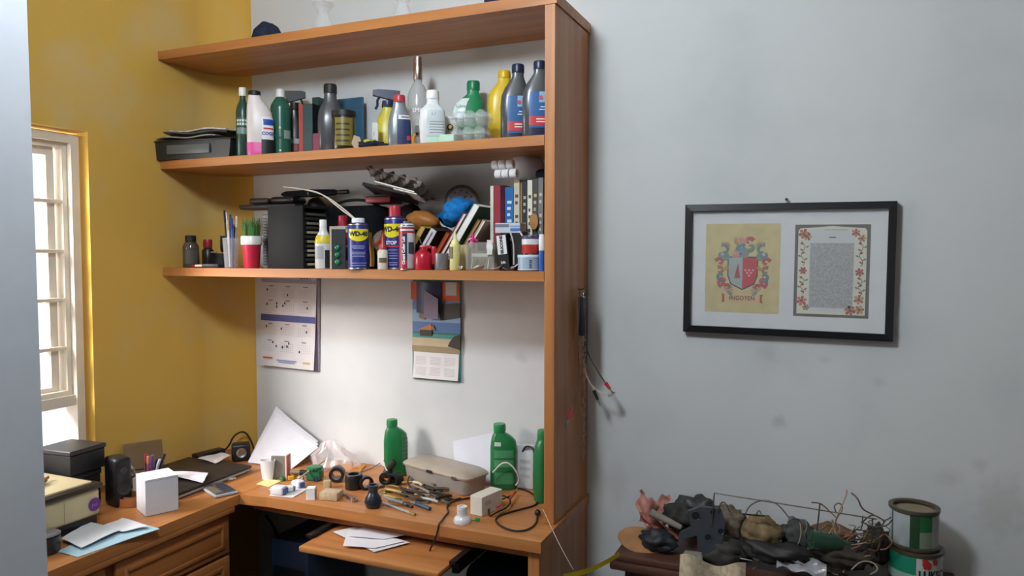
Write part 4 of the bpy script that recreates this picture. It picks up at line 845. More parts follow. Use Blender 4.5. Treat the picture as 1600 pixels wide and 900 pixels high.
# pen holder and pens
q = D(238, 768); q = Vector((q.x-.02, q.y, ZD))
hh = PX(236, 741, q.x).z-ZD
t = thing('pen_holder', 'white square pen holder behind the white box', 'pen holder', tuple(q+Vector((0, 0, E_))), .5)
MB().box(-.04, .04, -.04, .04, 0, .004).box(-.04, -.037, -.04, .04, .004, hh).box(.037, .04, -.04, .04, .004, hh).box(-.037, .037, -.04, -.037, .004, hh).box(-.037, .037, .037, .04, .004, hh).obj('holder', plastic('D6D6D8'), t)
for k, (dx, dy, c, L, lb, tx_) in enumerate(((-.022, -.012, '8E6F68', .04, 'brownish metal pen leaning left in the white pen holder', -.045), (-.006, .0, '3A2A38', .075, 'dark pen with red top in the white pen holder', 0), (.004, -.01, 'B0506A', .07, 'pink and orange pen in the white pen holder', .002), (.011, .004, '6E3E96', .07, 'violet pen in the white pen holder', .006), (.018, .012, '2E3A78', .052, 'navy pen in the white pen holder', .012), (.026, -.004, 'BFC3CA', .055, 'silver grey pen in the white pen holder', .02), (.03, .015, '24304A', .07, 'black-blue pen leaning right in the white pen holder', .028))):
    pn = thing('pen', lb, 'pen', tuple(q+Vector((0, 0, .006))), .5, 'pens in the white holder'); 
    MB().tube([(dx*.7, dy, 0), (dx+tx_*.6, dy, hh+L*.6)], .0045, 10, smooth=0).obj('barrel', plastic(c), pn); MB().tube([(dx+tx_*.6, dy, hh+L*.6), (dx*1.1+tx_*.9, dy, hh+L)], .0052, 10, smooth=0).obj('pen_cap', plastic(['A8A09C', 'A03040', 'C98A70', '7A4AA6', '26306A', 'D0D2D6', '1E2838'][k]), pn)
# white box
A = D(228, 808); u = Vector((.42, .907, 0)).normalized(); ang = atan2(u.y, u.x)
t = thing('white_box', 'plain white cardboard cube box on the worktop edge', 'box', (A.x, A.y, ZD+E_), ang)
hb_ = P(228, 752, A.y).z-ZD
MB().rbox(0, .108, 0, .108, 0, hb_, .0015, 1).obj('carton', paper('D5D7DF'), t); MB().box(-.0006, .1086, -.0006, .1086, hb_+.0001, hb_+.0012).obj('lid_flap', paper('E2E3EA'), t); MB().box(.0, .108, -.0008, -.0002, hb_-.006, hb_-.0045).obj('lid_slot', paper('A9ABB4'), t)
# laptop
t = thing('laptop', 'closed black laptop covered with papers along the yellow wall', 'laptop', (.0, 0, ZD+E_), radians(1.5))
MB().rbox(-.10, .240, -.68, -.300, .004, .016, .004, 2).obj('base', plastic('A6A6A8', .35), t); MB().rbox(-.10, .243, -.682, -.298, .0165, .028, .004, 2).obj('lid', plastic('2C2726', .45), t)
for (x_, y_) in ((-.07, -.65), (.21, -.65), (-.07, -.33), (.21, -.33)): MB().lathe([(.008, 0), (.008, .004), (0, .004)], 12, (x_, y_, 0)).obj('rubber_foot', BLK, t)
ZL = ZD+.0305
def sheetD(name, label, pts, z, c='E4E4E8', amp=.003, cat='paper', th=.0008, group=None):
    c0, c1, c2, c3 = [D(a, b, z+amp*2) for a, b in pts]
    return one(name, label, cat, quad(c0, c1, c2, c3, 8, amp, 6, th), paper(c), (0, 0, .0012), 0, group)
sheetD('folded_paper', 'folded white letter with blue edge lying on the laptop beside the white box', [(262, 742), (318, 752), (326, 738), (262, 737)], ZL+.004, 'E6E2EA', .003, th=.004)
sheetD('note_paper', 'small white note on the laptop lid below the small speaker', [(309, 716), (338, 723), (361, 711), (345, 707)], ZL, 'DEDADA', .002, th=.002)
# small speaker, adapter and cables
q = D(377, 719); 
t = thing('small_speaker', 'small black cube speaker with silver cone near the corner', 'speaker', (q.x, q.y, ZD+E_), face(q.x, q.y)+.05)
MB().rbox(-.038, .038, -.03, .035, 0, .076, .012, 3).obj('cabinet', plastic('1D1E21', .4), t); MB().lathe([(.02, -.0305), (.021, -.034), (.018, -.033), (.008, -.028), (0, -.0275)], 28, (0, 0, .04), 'y').obj('cone', metal('B9BABD', .35), t)
t = thing('power_adapter', 'black power adapter lying against the yellow wall behind the laptop', 'adapter', (PX(325, 700, -.07).x+.005, PX(325, 706, -.07).y, ZD+E_), radians(80))
MB().rbox(-.07, .07, -.025, .025, 0, .035, .008, 2).obj('case', plastic('1A1A1C'), t); MB().tube([(.07, 0, .018), (.10, 0, .03), (.13, .0, .08), (.18, -.01, .09), (.2, -.03, .04), (.19, -.06, .01)], .004, 8).obj('lead', plastic('161618'), t)
def cable(name, label, pts, r=.003, c='17171A', cat='cable', n=7):
    return one(name, label, cat, MB().tube(pts, r, n), plastic(c, .45))
cable('black_cable', 'black cable lying along the foot of the yellow wall', [PX(262, 738, -.125), PX(290, 728, -.125), PX(318, 717, -.125), PX(338, 703, -.125)], .006)
cable('black_cable', 'thin black cable looping out beside the pen holder', [PX(178, 762, .0), PX(180, 748, -.02), PX(192, 741, -.05), PX(212, 734, -.06), PX(225, 733, -.05)], .003)
q = D(199, 760); 
t = thing('cable_coil', 'small coil of dark cable with silver plug beside the pen holder', 'cable', (q.x-.04, q.y+.04, ZD+.004), 0)
cm = MB(); cm.tube([(.03*cos(a*.5), .022*sin(a*.5), .002+.0007*a) for a in range(38)], .003, 6); cm.obj('coil', plastic('2A2A2E'), t); MB().tube([(.025, -.012, .034), (.05, -.02, .036)], .0045, 8).obj('plug', metal('C9C9CC'), t)
# calculator
c = [D(305, 758, ZD+.012), D(335, 772, ZD+.012), D(372, 764, ZD+.012), D(340, 752, ZD+.012)]
ctr = (c[0]+c[1]+c[2]+c[3])/4; dr = (c[2]-c[1]); an = atan2(dr.y, dr.x)
t = thing('calculator', 'flat grey pocket calculator at the front of the worktop', 'calculator', (ctr.x+.022, ctr.y-.006, ZD+E_), an)
lw_ = dr.length/2; ld = (c[0]-c[1]).length/2*.95
MB().rbox(-lw_, lw_, -ld, ld, .001, .011, .004, 2).obj('case', plastic('B9BCC2', .3), t); MB().rbox(-lw_+.006, lw_-.006, -ld+.006, ld-.006, .0112, .0135, .002, 1).obj('face', plastic('4C4F5C', .3), t)
MB().box(lw_*-.85, lw_*-.25, -ld*.8, ld*.8, .0136, .0142).obj('display', M('6E6A5C', .2), t)
for i in range(5):
    for j in range(4): MB().rbox(-lw_*.1+i*lw_*.19, -lw_*.1+i*lw_*.19+lw_*.13, -ld*.75+j*ld*.4, -ld*.75+j*ld*.4+ld*.26, .0137, .0158, .0008, 1).obj('key', plastic('B3474F' if (i, j) == (0, 3) else '2E3240'), t)
one('usb_stick', 'small white memory stick behind the calculator', 'memory stick', MB().rbox(-.022, .022, -.008, .008, 0, .008, .002).rbox(.022, .034, -.006, .006, .0015, .0065, .0005, 1), plastic('DCD6C8'), tuple(D(355, 750)+Vector((0, 0, E_))), .7)
# blue folder with white papers
sheetD('blue_folder', 'pale blue paper folder at the edge of the worktop', [(90, 862), (122, 870), (250, 826), (196, 812)], ZD, 'A9CBDA', .001, 'folder', .002)
sheetD('folded_paper', 'white folded sheet, left one on the blue folder', [(96, 842), (128, 855), (187, 828), (138, 815)], ZD+.010, 'D2D8DE', .0015, th=.0015)
sheetD('folded_paper', 'white folded sheet, right one on the blue folder', [(160, 822), (192, 830), (233, 822), (192, 809)], ZD+.0095, 'DDE0E8', .0015, th=.0015)
q = D(83, 866)
t = thing('tape_dispenser', 'small black round pot at the near end of the worktop', 'pot', (q.x-.03, q.y, ZD+E_))
MB().lathe([(0, 0), (.034, 0), (.037, .004), (.039, .05), (.036, .052), (.034, .01), (0, .008)], 30).obj('pot', plastic('2A3032', .3), t); MB().lathe([(0, .053), (.036, .053), (.04, .056), (.036, .06), (0, .06)], 30).obj('lid', plastic('6E7076', .35), t)
t['label'] = 'small dark round pot with grey lid at the near end of the worktop'; t.name = 'round_pot'

# ================================================================== things on the desk
for k, (dz, lb) in enumerate(((0, 'large white sheet at the back of the stack leaning in the corner'), (1, 'large white sheet in the middle of the stack leaning in the corner'), (2, 'large white sheet at the front of the stack leaning in the corner'))):
    o = Vector((.012*k, -.014*k, 0))
    c0, c1, c2, c3 = P(388, 712+2*k, -.17)+o, P(455, 730, -.17)+o, P(497, 690+3*k, -.035)+o, P(432, 634+7*k, -.03)+o
    for c in (c0, c1): c.z = ZD+.003
    c1.z = ZD+.002
    one('paper_sheet', lb, 'paper', quad(c0, c1, c2, c3, 10, .002, 4, .0025), paper(['D3D3DB', 'DADAE2', 'E0E0E8'][k]), (0, 0, 0), 0, 'sheets in the corner')
q = D(520, 728)
bg_ = MB().lathe([(0, .001), (.10, .002), (.115, .02), (.09, .05), (.05, .085), (.035, .105), (.02, .115), (0, .118)], 60, sq=.6, wob=lambda a, z: 1+.55*noise.noise(Vector((cos(a)*2.6, sin(a)*2.6, z*22)))+.12*sin(a*7+z*60))
one('plastic_bag', 'crumpled clear plastic bag on the desk against the wall', 'bag', bg_, M('F2ECF0', .14, alpha=.26, var=.06, spec=.9), (q.x+.01, -.105, ZD))
# white cup, small book
c0, c1 = D(402, 752), D(424, 750)
t = one('paper_cup', 'white folded plastic cup at the left end of the desk', 'cup', MB().lathe([(.0, .001), (.022, .001), (.032, .078), (.030, .078), (.020, .004), (0, .004)], 26, sq=.6), plastic('DEDEE4'), tuple((c0+c1)/2+Vector((0, .02, 0))), .3, None, None)
q = D(436, 748)
t = thing('small_notebook', 'small grey notebook with red edge standing on the desk', 'notebook', (q.x, q.y+.005, ZD+E_), radians(18))
MB().box(-.033, .022, -.004, .006, 0, .09).obj('cover', plastic('7E7A74'), t); MB().box(.023, .03, -.004, .03, 0, .092).obj('spine', paper('CFC8C0'), t); MB().box(.0302, .033, -.004, .032, 0, .094).obj('red_edge', plastic('B0423A'), t)
one('yellow_note', 'pale yellow paper slip under the white cup', 'paper', quad(D(400, 757), D(420, 761), D(440, 752), D(418, 748), 4, .0008, 4, .0006), paper('E4DC9E'), (0, 0, .0015))
q = D(487, 752); 
t = thing('gear_motor', 'green plastic gear motor with black shaft on the desk', 'motor', (q.x, q.y+.02, ZD+E_), .3)
MB().rbox(-.028, .03, -.02, .025, 0, .046, .008, 3).obj('housing', plastic('1F6B40', .35), t); MB().lathe([(.03, .046), (.03, .054), (.02, .056), (0, .056)], 30, wob=lambda a, z: 1+.05*(1 if sin(a*16) > 0 else -1)).obj('gear', plastic('23764A'), t); MB().tube([(-.028, 0, .028), (-.06, .0, .028)], .011, 12).obj('shaft', plastic('1B1B1E'), t); MB().tube([(-.06, 0, .028), (-.10, .0, .028)], .008, 12).obj('collar', M('7E7264', .5), t); MB().box(.005, .02, -.024, -.02, .0, .02).obj('foot', plastic('1A3E5E'), t)
q0, q1 = D(447, 752, ZD+.03), D(506, 733, ZD+.03)
one('wooden_dowel', 'thin beige dowel lying across the green motor', 'dowel', MB().tube([q0+Vector((0, 0, -.024)), q1+Vector((0, 0, .034))], .0035, 8, smooth=0), plastic('B9AC92'))
for k, (px, py, c, lb) in enumerate(((449, 741, 'B8402F', 'red'), (455, 744, 'D8A530', 'orange-yellow'), (461, 741, 'C8C030', 'yellow'), (463, 746, '8A2F2A', 'dark red'), (442, 745, '2F6A3A', 'green'), (470, 746, 'C9BBA4', 'beige'))):
    q = D(px, py+6); t = thing('terminal_block', f'tiny {lb} electric terminal in the heap beside the small notebook', 'terminal', (q.x, q.y, ZD+E_), k*.7, 'electric terminals')
    MB().rbox(-.012, .012, -.008, .008, 0, .012+.004*(k % 3), .002, 1).obj('block', plastic(c), t); MB().lathe([(.003, 0), (.003, .002), (0, .002)], 10, (0, 0, .0125+.004*(k % 3))).obj('screw', metal(), t)
# white plate with plugs
pl = [D(421, 775), D(458, 778), D(480, 765), D(440, 758)]
one('white_plate', 'flat white cardboard plate under the plugs', 'plate', quad(*pl, 4, 0, 1, .002), paper('DEDEE0'), (0, 0, .003))
def plug(px, py, lb, rz, c='E2E2E6', blue=True, s=1.0):
    q = D(px, py); t = thing('wall_plug', lb, 'plug', (q.x, q.y, ZD+.0042), rz, 'white plugs on the plate')
    MB().rbox(-.026*s, .026*s, -.02*s, .02*s, 0, .03*s, .006, 2).obj('case', plastic(c), t)
    if blue: MB().rbox(.0262*s, .032*s, -.013*s, .013*s, .004, .024*s, .001, 1).obj('blue_face', plastic('3A5E9C'), t)
    for s_ in (-1, 1): MB().tube([(-.026*s, s_*.008, .014), (-.038*s, s_*.008, .014)], .002, 6).obj('pin', metal(), t)
plug(436, 773, 'white plug at the front left of the white plate', .1); plug(466, 762, 'white plug with blue face at the back of the white plate', -.2, s=.85); plug(452, 769, 'white plug in the middle of the white plate', .5, s=.7)
q = D(484, 781); t = thing('small_carton', 'small white medicine carton standing beside the sponge', 'box', (q.x, q.y+.01, ZD+E_), radians(25)); MB().rbox(-.016, .016, -.016, .016, 0, .044, .001, 1).obj('carton', paper('E2E3E8'), t); MB().box(.0161, .0166, -.012, .012, .01, .034).obj('blue_print', plastic('6A80B0'), t)
q = D(512, 782); t = one('sponge', 'beige sponge block lying on the desk edge', 'sponge', MB().rbox(-.036, .036, -.025, .03, 0, .03, .004, 2), M('BCA98A', .95, var=.15, scale=80, bump=.5), (q.x, q.y+.02, ZD+E_), radians(10))
q = D(500, 768); one('cork_block', 'small tan block behind the sponge', 'block', MB().rbox(-.014, .014, -.01, .01, 0, .03, .003, 2), M('B7A27C', .9), (q.x, q.y+.045, ZD+E_), .4)
# black rings, cylinders and bulb-shaped pot
def lens(px, py, lb, r, l, rz, up=False):
    q = D(px, py); t = thing('black_ring', lb, 'ring', (q.x, q.y, ZD+(E_ if up else r*1.01)), rz, 'black plastic rings')
    MB().lathe([(r*.62, -l), (r*.95, -l), (r, -l*.9), (r, l*.9), (r*.95, l), (r*.62, l), (r*.58, 0), (r*.62, -l)], 32, (0, 0, l if up else 0), 'z' if up else 'y').obj('ring', plastic('1A1B1C', .35), t)
    return t
lens(527, 752, 'black plastic ring lying on its side, farthest left of the rings', .03, .022, .5); lens(553, 763, 'black plastic cup standing upright among the rings', .033, .028, 0, True); lens(572, 765, 'black plastic ring leaning beside the bulb-shaped pot', .027, .012, .9)
t = lens(603, 756, 'black round cap lying near the green bottle', .024, .016, .3); t = lens(620, 757, 'black square-ended cap beside the green bottle', .022, .018, -.3)
q = D(592, 748); t = thing('scrub_brush', 'dark brown brush leaning by the green bottle', 'brush', (q.x, q.y+.02, ZD+.002), 0, None, (0, radians(38), .4)); MB().rbox(-.010, .010, -.012, .012, 0, .085, .005, 2).obj('handle', M('3B2C26', .5), t); MB().rbox(.0105, .022, -.011, .011, .0, .045, .002, 1).obj('bristles', cloth('2A201C'), t)
one('orange_card', 'orange cardboard piece lying behind the black rings', 'cardboard', quad(D(520, 735), D(560, 742), D(572, 728), D(535, 725), 4, .001, 4, .003), M('C9873A', .7), (0, 0, .005))
q = D(577, 796); s_ = mpp(q)
t = thing('bulb_pot', 'dark blue bulb-shaped plastic pot with open neck', 'pot', (q.x, q.y+.025, ZD+E_))
MB().lathe([(0, 0), (.022, 0), (.026, .006), (.030, .02), (.028, .035), (.020, .047), (.016, .055)], 30).obj('body', plastic('1F2836', .3), t); MB().lathe([(.016, .054), (.017, .056), (.017, .074), (.0195, .077), (.0195, .081), (.0145, .081), (.014, .056)], 30).obj('neck', plastic('2B3646', .3), t); MB().lathe([(.0305, .018), (.0315, .021), (.0305, .024)], 30).obj('collar_ring', plastic('161C28'), t)
# spanner and long clear tubes
def seg(a, b, z=.006): p, r = D(*a), D(*b); return [p+Vector((0, 0, z)), r+Vector((0, 0, z))]
t = thing('ring_spanner', 'steel spanner lying between the sponge and the bulb-shaped pot', 'spanner', (0, 0, 0))
a, b_ = seg((533, 770), (553, 783), .005); MB().tube([a, b_], .005, 8, smooth=0).obj('shaft', metal('A8A8AC', .35), t); MB().lathe([(.007, -.004), (.014, -.004), (.014, .004), (.007, .004), (.007, -.004)], 20, tuple(b_)).obj('ring_end', metal('B4B4B8', .3), t)
for k, (a, b_, c, lb) in enumerate((((592, 785), (640, 803), 'B7BBC2', 'clear plastic ruler lying at the front of the desk'), ((600, 778), (636, 791), '8A8C92', 'grey plastic pen lying behind the ruler'), ((635, 770), (680, 776), '9A9894', 'steel screwdriver lying in front of the clear box'))):
    p, r = seg(a, b_, .005)
    t = thing(['plastic_ruler', 'grey_pen', 'screwdriver'][k], lb, ['ruler', 'pen', 'screwdriver'][k], (0, 0, 0)); MB().tube([p, r], .0045, 8, smooth=0).obj('shaft', clear(c, .7) if k == 0 else plastic(c) if k == 1 else metal(c), t)
    dr = (r-p).normalized(); MB().tube([r, r+dr*.03], .0055 if k < 2 else .008, 8, smooth=0).obj('tip' if k < 2 else 'handle', plastic(['8A7A4A', '2A2A2E', '3A3A40'][k]), t)
t = thing('utility_knife', 'blue-handled cutter lying near the light socket', 'cutter', (0, 0, 0)); p, r = seg((650, 790), (672, 798), .007); MB().tube([p, r], .0075, 10, smooth=0).obj('handle', plastic('2C4A6A'), t); MB().tube([p-(r-p)*.5, p], .004, 6, smooth=0).obj('blade', metal('C4C2BC'), t)
tools = [((600, 768), (622, 772), '9A8440', 'brass rod'), ((608, 762), (640, 770), '7F6A38', 'bronze strip'), ((618, 775), (655, 785), '4B4038', 'dark file'), ((612, 785), (650, 788), '8C7B46', 'brass tube'), ((640, 762), (668, 768), '6B625A', 'grey bolt'), ((655, 772), (690, 785), '57504A', 'dark pincer arm'), ((665, 765), (700, 776), '3A3430', 'black wire clip'), ((628, 758), (650, 757), 'B9A77A', 'tan rod'), ((648, 778), (668, 780), 'A09A92', 'steel key'), ((600, 776), (618, 781), 'B59A55', 'gold strip'), ((672, 780), (700, 790), '6A5A4C', 'rusty nail'), ((625, 766), (634, 780), '3C3A36', 'black hex key')]
for k, (a, b_, c, nm) in enumerate(tools):
    p, r = seg(a, b_, .006+.004*(k % 3)); t = thing('loose_tool', f'{nm} in the heap of small tools before the clear box', 'tool', (0, 0, 0), 0, 'heap of small tools')
    MB().tube([p, (p+r)/2+Vector((0, .004*(k % 2), .002)), r], .004, 8).obj('shaft', M(c, .55, metal=.4), t); MB().lathe([(.003, -.003), (.009, -.003), (.009, .003), (.003, .003), (.003, -.003)], 14, tuple(r)).obj('eye', M(c, .55, metal=.4), t)
plates = [((600, 764), (640, 776), '8A7A44', 'olive brass plate'), ((640, 782), (672, 786), '6E665E', 'grey steel plate'), ((655, 758), (690, 768), '4E463E', 'dark steel plate'), ((598, 772), (630, 784), '9A8A56', 'pale brass plate'), ((668, 772), (705, 782), '3E3832', 'black metal plate')]
for k, (a, b_, c, nm) in enumerate(plates):
    p, r = D(*a), D(*b_); mid = (p+r)/2; an_ = atan2((r-p).y, (r-p).x); L_ = (r-p).length/2
    t = thing('metal_plate', f'{nm} lying under the heap of small tools', 'plate', (mid.x, mid.y, ZD+E_), an_, 'metal plates on the desk'); MB().rbox(-L_, L_, -.014, .014, 0, .004, .001, 1).obj('plate', M(c, .6, metal=.3), t)
    for s_ in (-1, 1): MB().lathe([(.003, 0), (.006, 0), (.006, .002), (.003, .002), (.003, 0)], 12, (s_*L_*.7, 0, .0042)).obj('eyelet', metal('A89A70'), t)
more = [((604, 770), (628, 776), 'A8945A', 'yellow brass pin'), ((632, 772), (662, 782), '2E2A28', 'black pliers arm'), ((645, 766), (672, 778), '8A8078', 'steel pliers arm'), ((676, 770), (702, 770), '4A423C', 'dark clamp bar'), ((610, 790), (630, 793), 'A0A0A4', 'small steel punch'), ((684, 786), (706, 783), '2A2826', 'black rod'), ((660, 784), (685, 790), 'B4AEA4', 'bright steel chisel'), ((648, 760), (660, 766), 'D0C4A0', 'cream knob'), ((588, 772), (600, 768), '5A5040', 'dull bronze pin')]
for k, (a, b_, c, nm) in enumerate(more):
    p, r = seg(a, b_, .014+.003*(k % 3)); t = thing('loose_tool', f'{nm} on top of the heap of small tools', 'tool', (0, 0, 0), 0, 'heap of small tools')
    MB().tube([p, (p+r)/2+Vector((.003*(k % 2), .005*(k % 2), .003)), r], .0052, 8).obj('shaft', M(c, .55, metal=.4), t); MB().rbox(-.008, .008, -.006, .006, -.005, .005, .003, 2).obj('head', M(c, .5, metal=.4), t, tuple(p))
cable('black_cable', 'dark thin wire tangled through the small tools', [dc(640, 750, .02), dc(636, 762, .02), dc(645, 774, .02), dc(660, 770, .02), dc(672, 780, .02), dc(690, 778, .02), dc(705, 786, .01), dc(720, 782, .01)], .0025, '241F1C')
for k in range(16):
    px, py = random.uniform(598, 700), random.uniform(762, 790); q = D(px, py); a = random.random()*6.28
    t = one('loose_screw', 'tiny '+['brass', 'grey', 'bright steel', 'bronze'][k % 4]+' screw lying loose among the small tools', 'screw', MB().tube([(0, 0, .003), (.016, 0, .003)], .0018, 6, smooth=0).lathe([(0, -.003), (.0045, -.003), (.003, 0), (0, 0)], 10, (0, 0, .0035), 'x'), metal(['B9A05A', '8A8580', 'C2BEB6', '6B5A40'][k % 4]), (q.x, q.y, ZD+.013+.002*(k % 3)), a, 'loose screws')
# green bottles
def gbottle(px, base, top, wpx, lb, lab, dx=0, dy=0, rz=None, hmul=1):
    q = D(px, base); q.x += dx; q.y += dy; sc_ = mpp(q); w = wpx*sc_; h = P(px, top, q.y).z-ZD
    t = thing('green_bottle', lb, 'bottle', (q.x, q.y, ZD), face(q.x, q.y) if rz is None else rz, 'empty green oil bottles'); GR = plastic('1F7440', .32)
    s = [(E_, w*.44, w*.28), (.008, w*.48, w*.31), (h*.62, w*.48, w*.31), (h*.74, w*.45, w*.29), (h*.80, w*.36, w*.25, -w*.06), (h*.85, w*.24, w*.22, -w*.12), (h*.87, w*.2, w*.2, -w*.14), (h*.9, w*.2, w*.2, -w*.14)]
    MB().loft(s, 32, 3).obj('body', GR, t); cap_mb(w*.22, h*.115, h*.885).obj('cap', plastic('23844A'), t, (-w*.14, 0, 0))
    if lab:
        for (z0_, z1_, c) in ((.5, .62, '4E9468'), (.36, .47, '4E9468'), (.1, .28, '3F8A5E'), (.68, .74, 'BFD8C8')): patch(t, s, plastic(c), -35, 40 if z0_ < .6 else -5, h*z0_, h*z1_, 'embossed_panel', p=3)
    else: patch(t, s, plastic('4C7A62'), 22, 85, h*.2, h*.76, 'grip_panel', p=3); [patch(t, s, plastic('356A4C'), 22, 85, h*(.24+.07*k), h*(.255+.07*k), 'grip_rib', .002, p=3) for k in range(7)]
    return t
gbottle(621, 745, 655, 38, 'green oil bottle with ribbed side standing left of the clear box', False, dx=-.02, dy=.02)
gbottle(790, 760, 662, 43, 'green oil bottle with label panels right of the white sheet', True, dy=-.02)
gbottle(857, 782, 671, 42, 'green oil bottle half hidden behind the side panel', False, dx=-.01, rz=1.1)
# clear storage box
L0 = Vector((.872, -.135, ZD+E_)); an = radians(-17)
t = thing('storage_box', 'clear plastic storage box with lid full of parts', 'storage box', tuple(L0), an)
SBm = M('B9B1A8', .3, alpha=.62, var=.08); bw, bd_, bh = .355, .135, .062
def tub(w, d, h, r0, mb): 
    mb.loft([(0, w*.46, d*.44), (.004, w*.475, d*.46), (h, w*.5, d*.5), (h, w*.49, d*.485), (.006, w*.465, d*.45)], 40, 7, c=(w/2, d/2, 0)); return mb
tub(bw, bd_, bh, 0, MB()).obj('tub', SBm, t)
MB().loft([(bh, bw*.515, bd_*.53), (bh+.006, bw*.52, bd_*.54), (bh+.012, bw*.50, bd_*.51), (bh+.020, bw*.46, bd_*.44), (bh+.021, bw*.2, bd_*.2)], 40, 7, c=(bw/2, bd_/2, 0)).obj('lid', M('B8AB9C', .35, alpha=.8, var=.06), t)
MB().rbox(bw*.42, bw*.52, -.006, -.002, bh-.004, bh+.008, .002, 1).obj('latch', plastic('2B2623'), t); MB().rbox(bw*.8, bw*.88, -.006, -.002, bh-.004, bh+.008, .002, 1).obj('latch', plastic('5A5048'), t)
for k in range(14):
    MB().rbox(-.02, .02, -.012, .012, -.008, .008, .005, 1).obj('stored_part', plastic(['4A5670', '7A7068', '2E3038', 'A49C94', '5E4A3C', '8890A0'][k % 6]), t, (bw*(.14+.72*((k*.37) % 1)), bd_*(.2+.6*((k*.61) % 1)), .018+.018*(k % 2)), (0, 0, k*1.1))
# white sheet, adapter, black panel
c0, c1, c2, c3 = P(710, 745, -.04), P(775, 752, -.05), P(769, 676, -.012), P(708, 689, -.012)
c0.z = c1.z = ZD+.002
one('paper_sheet', 'blank white sheet leaning on the wall behind the clear box', 'paper', quad(c0, c1, c2, c3, 6, .001, 3, .001), paper('DADBE6'))
q = P(823, 740, -.03); ht = P(823, 694, -.03).z-ZD
t = thing('white_adapter', 'white rectangular adapter box standing against the wall', 'adapter', (q.x, -.028, ZD+E_)); MB().rbox(-.034, .034, -.022, .022, 0, ht, .005, 2).obj('case', plastic('C9CCD2'), t); 
for k in range(3): MB().box(-.02, .022, -.0226, -.0221, ht*(.25+k*.17), ht*(.33+k*.17)).obj('grey_print', plastic('AEB2BA'), t)
MB().tube([(-.01, -.02, ht*.85), (.01, -.035, ht*1.02), (.045, -.035, ht*.98), (.06, -.04, ht*.6), (.058, -.05, .006)], .0035, 8).obj('lead', plastic('1C1C20'), t)
zm = P(851, 690, -.25).z
t = thing('flat_panel', 'thin black flat panel standing against the inner side of the bookcase', 'panel', (1.5505, -.30, ZD+E_)); MB().rbox(-.008, .008, 0, .22, 0, zm-ZD, .003, 1).obj('panel', plastic('141518', .35), t); MB().box(-.009, -.0081, .012, .208, .012, zm-ZD-.012).obj('screen', M('0E1014', .15), t)
# white carton, light socket, green bit
Aq, Bq, Cq = D(753, 808), D(735, 803), D(785, 793); an = atan2((Cq-Aq).y, (Cq-Aq).x); hw_ = P(753, 778, Aq.y).z-ZD
t = thing('white_carton', 'white rectangular carton lying at the front right of the desk', 'box', (Aq.x, Aq.y, ZD+E_), an); MB().rbox(0, (Cq-Aq).length, 0, max(.05, (Bq-Aq).length), 0, hw_, .0015, 1).obj('carton', paper('D6D0C6'), t); MB().box(.02, .05, -.0008, -.0002, hw_*.5, hw_*.72).obj('grey_print', plastic('B9B4AC'), t)
q = D(718, 819); 
t = thing('lamp_socket', 'white ceramic lamp socket standing on the desk edge', 'lamp socket', (q.x, q.y+.02, ZD+E_))
MB().lathe([(0, 0), (.029, 0), (.030, .008), (.027, .016), (.018, .024), (.0165, .05), (.0175, .052), (.0175, .054), (.012, .054), (.011, .03), (0, .03)], 32).obj('socket', plastic('D9DADF', .2), t); MB().lathe([(.003, 0), (.003, .002), (0, .002)], 10, (-.006, -.0265, .012), 'y').obj('screw', metal('8A8A8C'), t)
for k in range(3): MB().lathe([(.0172, .034+.006*k), (.0182, .036+.006*k), (.0172, .038+.006*k)], 28).obj('rib', plastic('D2D3D8'), t)
q = D(746, 814); t = thing('green_led', 'tiny green plug beside the lamp socket', 'plug', (q.x, q.y, ZD+E_), .5); MB().rbox(-.008, .008, -.005, .005, 0, .012, .003, 2).obj('tip', plastic('2FA860'), t); MB().tube([(-.008, 0, .004), (-.02, -.006, .003)], .002, 6).obj('pin', metal(), t)
# cables on the desk
cable('white_cable', 'white cable curving up between the clear box and the green bottle', [P(770, 738, -.15), P(785, 722, -.14), P(797, 724, -.13), P(808, 738, -.12), P(812, 750, -.11), P(806, 758, -.10)], .003, 'D2CEC4')
cable('white_cable', 'white cable curving down beside the ribbed green bottle', [P(600, 722, -.16), P(602, 732, -.17), P(612, 745, -.18), P(630, 751, -.17)], .003, 'D0CABE')
cable('black_cable', 'black cable running from the heap over the desk edge to the floor', [dc(760, 776), dc(735, 779), dc(705, 785), dc(697, 795), dc(702, 801), dc(695, 808), dc(690, 816, .005), Vector((D(688, 820).x, -.519, ZD+.007)), Vector((D(687, 822).x, -.528, ZD+.004)), P(682, 838, -.529), P(672, 858, -.53), P(664, 885, -.53), P(655, 930, -.53), P(650, 990, -.5)], .003)
cable('black_cable', 'black cable in a wide loop at the right end of the desk', [dc(790, 762), dc(815, 765), dc(832, 772), dc(842, 785), dc(835, 792), dc(815, 797), dc(795, 802), dc(778, 808), dc(773, 815), dc(785, 826), dc(805, 832), dc(825, 830), dc(838, 820), dc(840, 808)], .0032)
cable('black_cable', 'black cable tangle with red clip ends behind the white carton', [dc(765, 800, .006), dc(770, 790, .02), dc(785, 785, .03), dc(800, 790, .02), dc(792, 800, .015), dc(775, 806, .012), dc(764, 811, .006), dc(763, 800, .02), dc(782, 794, .03), dc(803, 783, .025), dc(806, 777, .02)], .003)
q = dc(840, 806, .002); one('cable_plug', 'small round black plug at the end of the looped cable', 'plug', MB().blob(0, 0, .011, .011, .011, .011, 0, n=14), plastic('1A1A1C'), (q.x, q.y, ZD+E_))
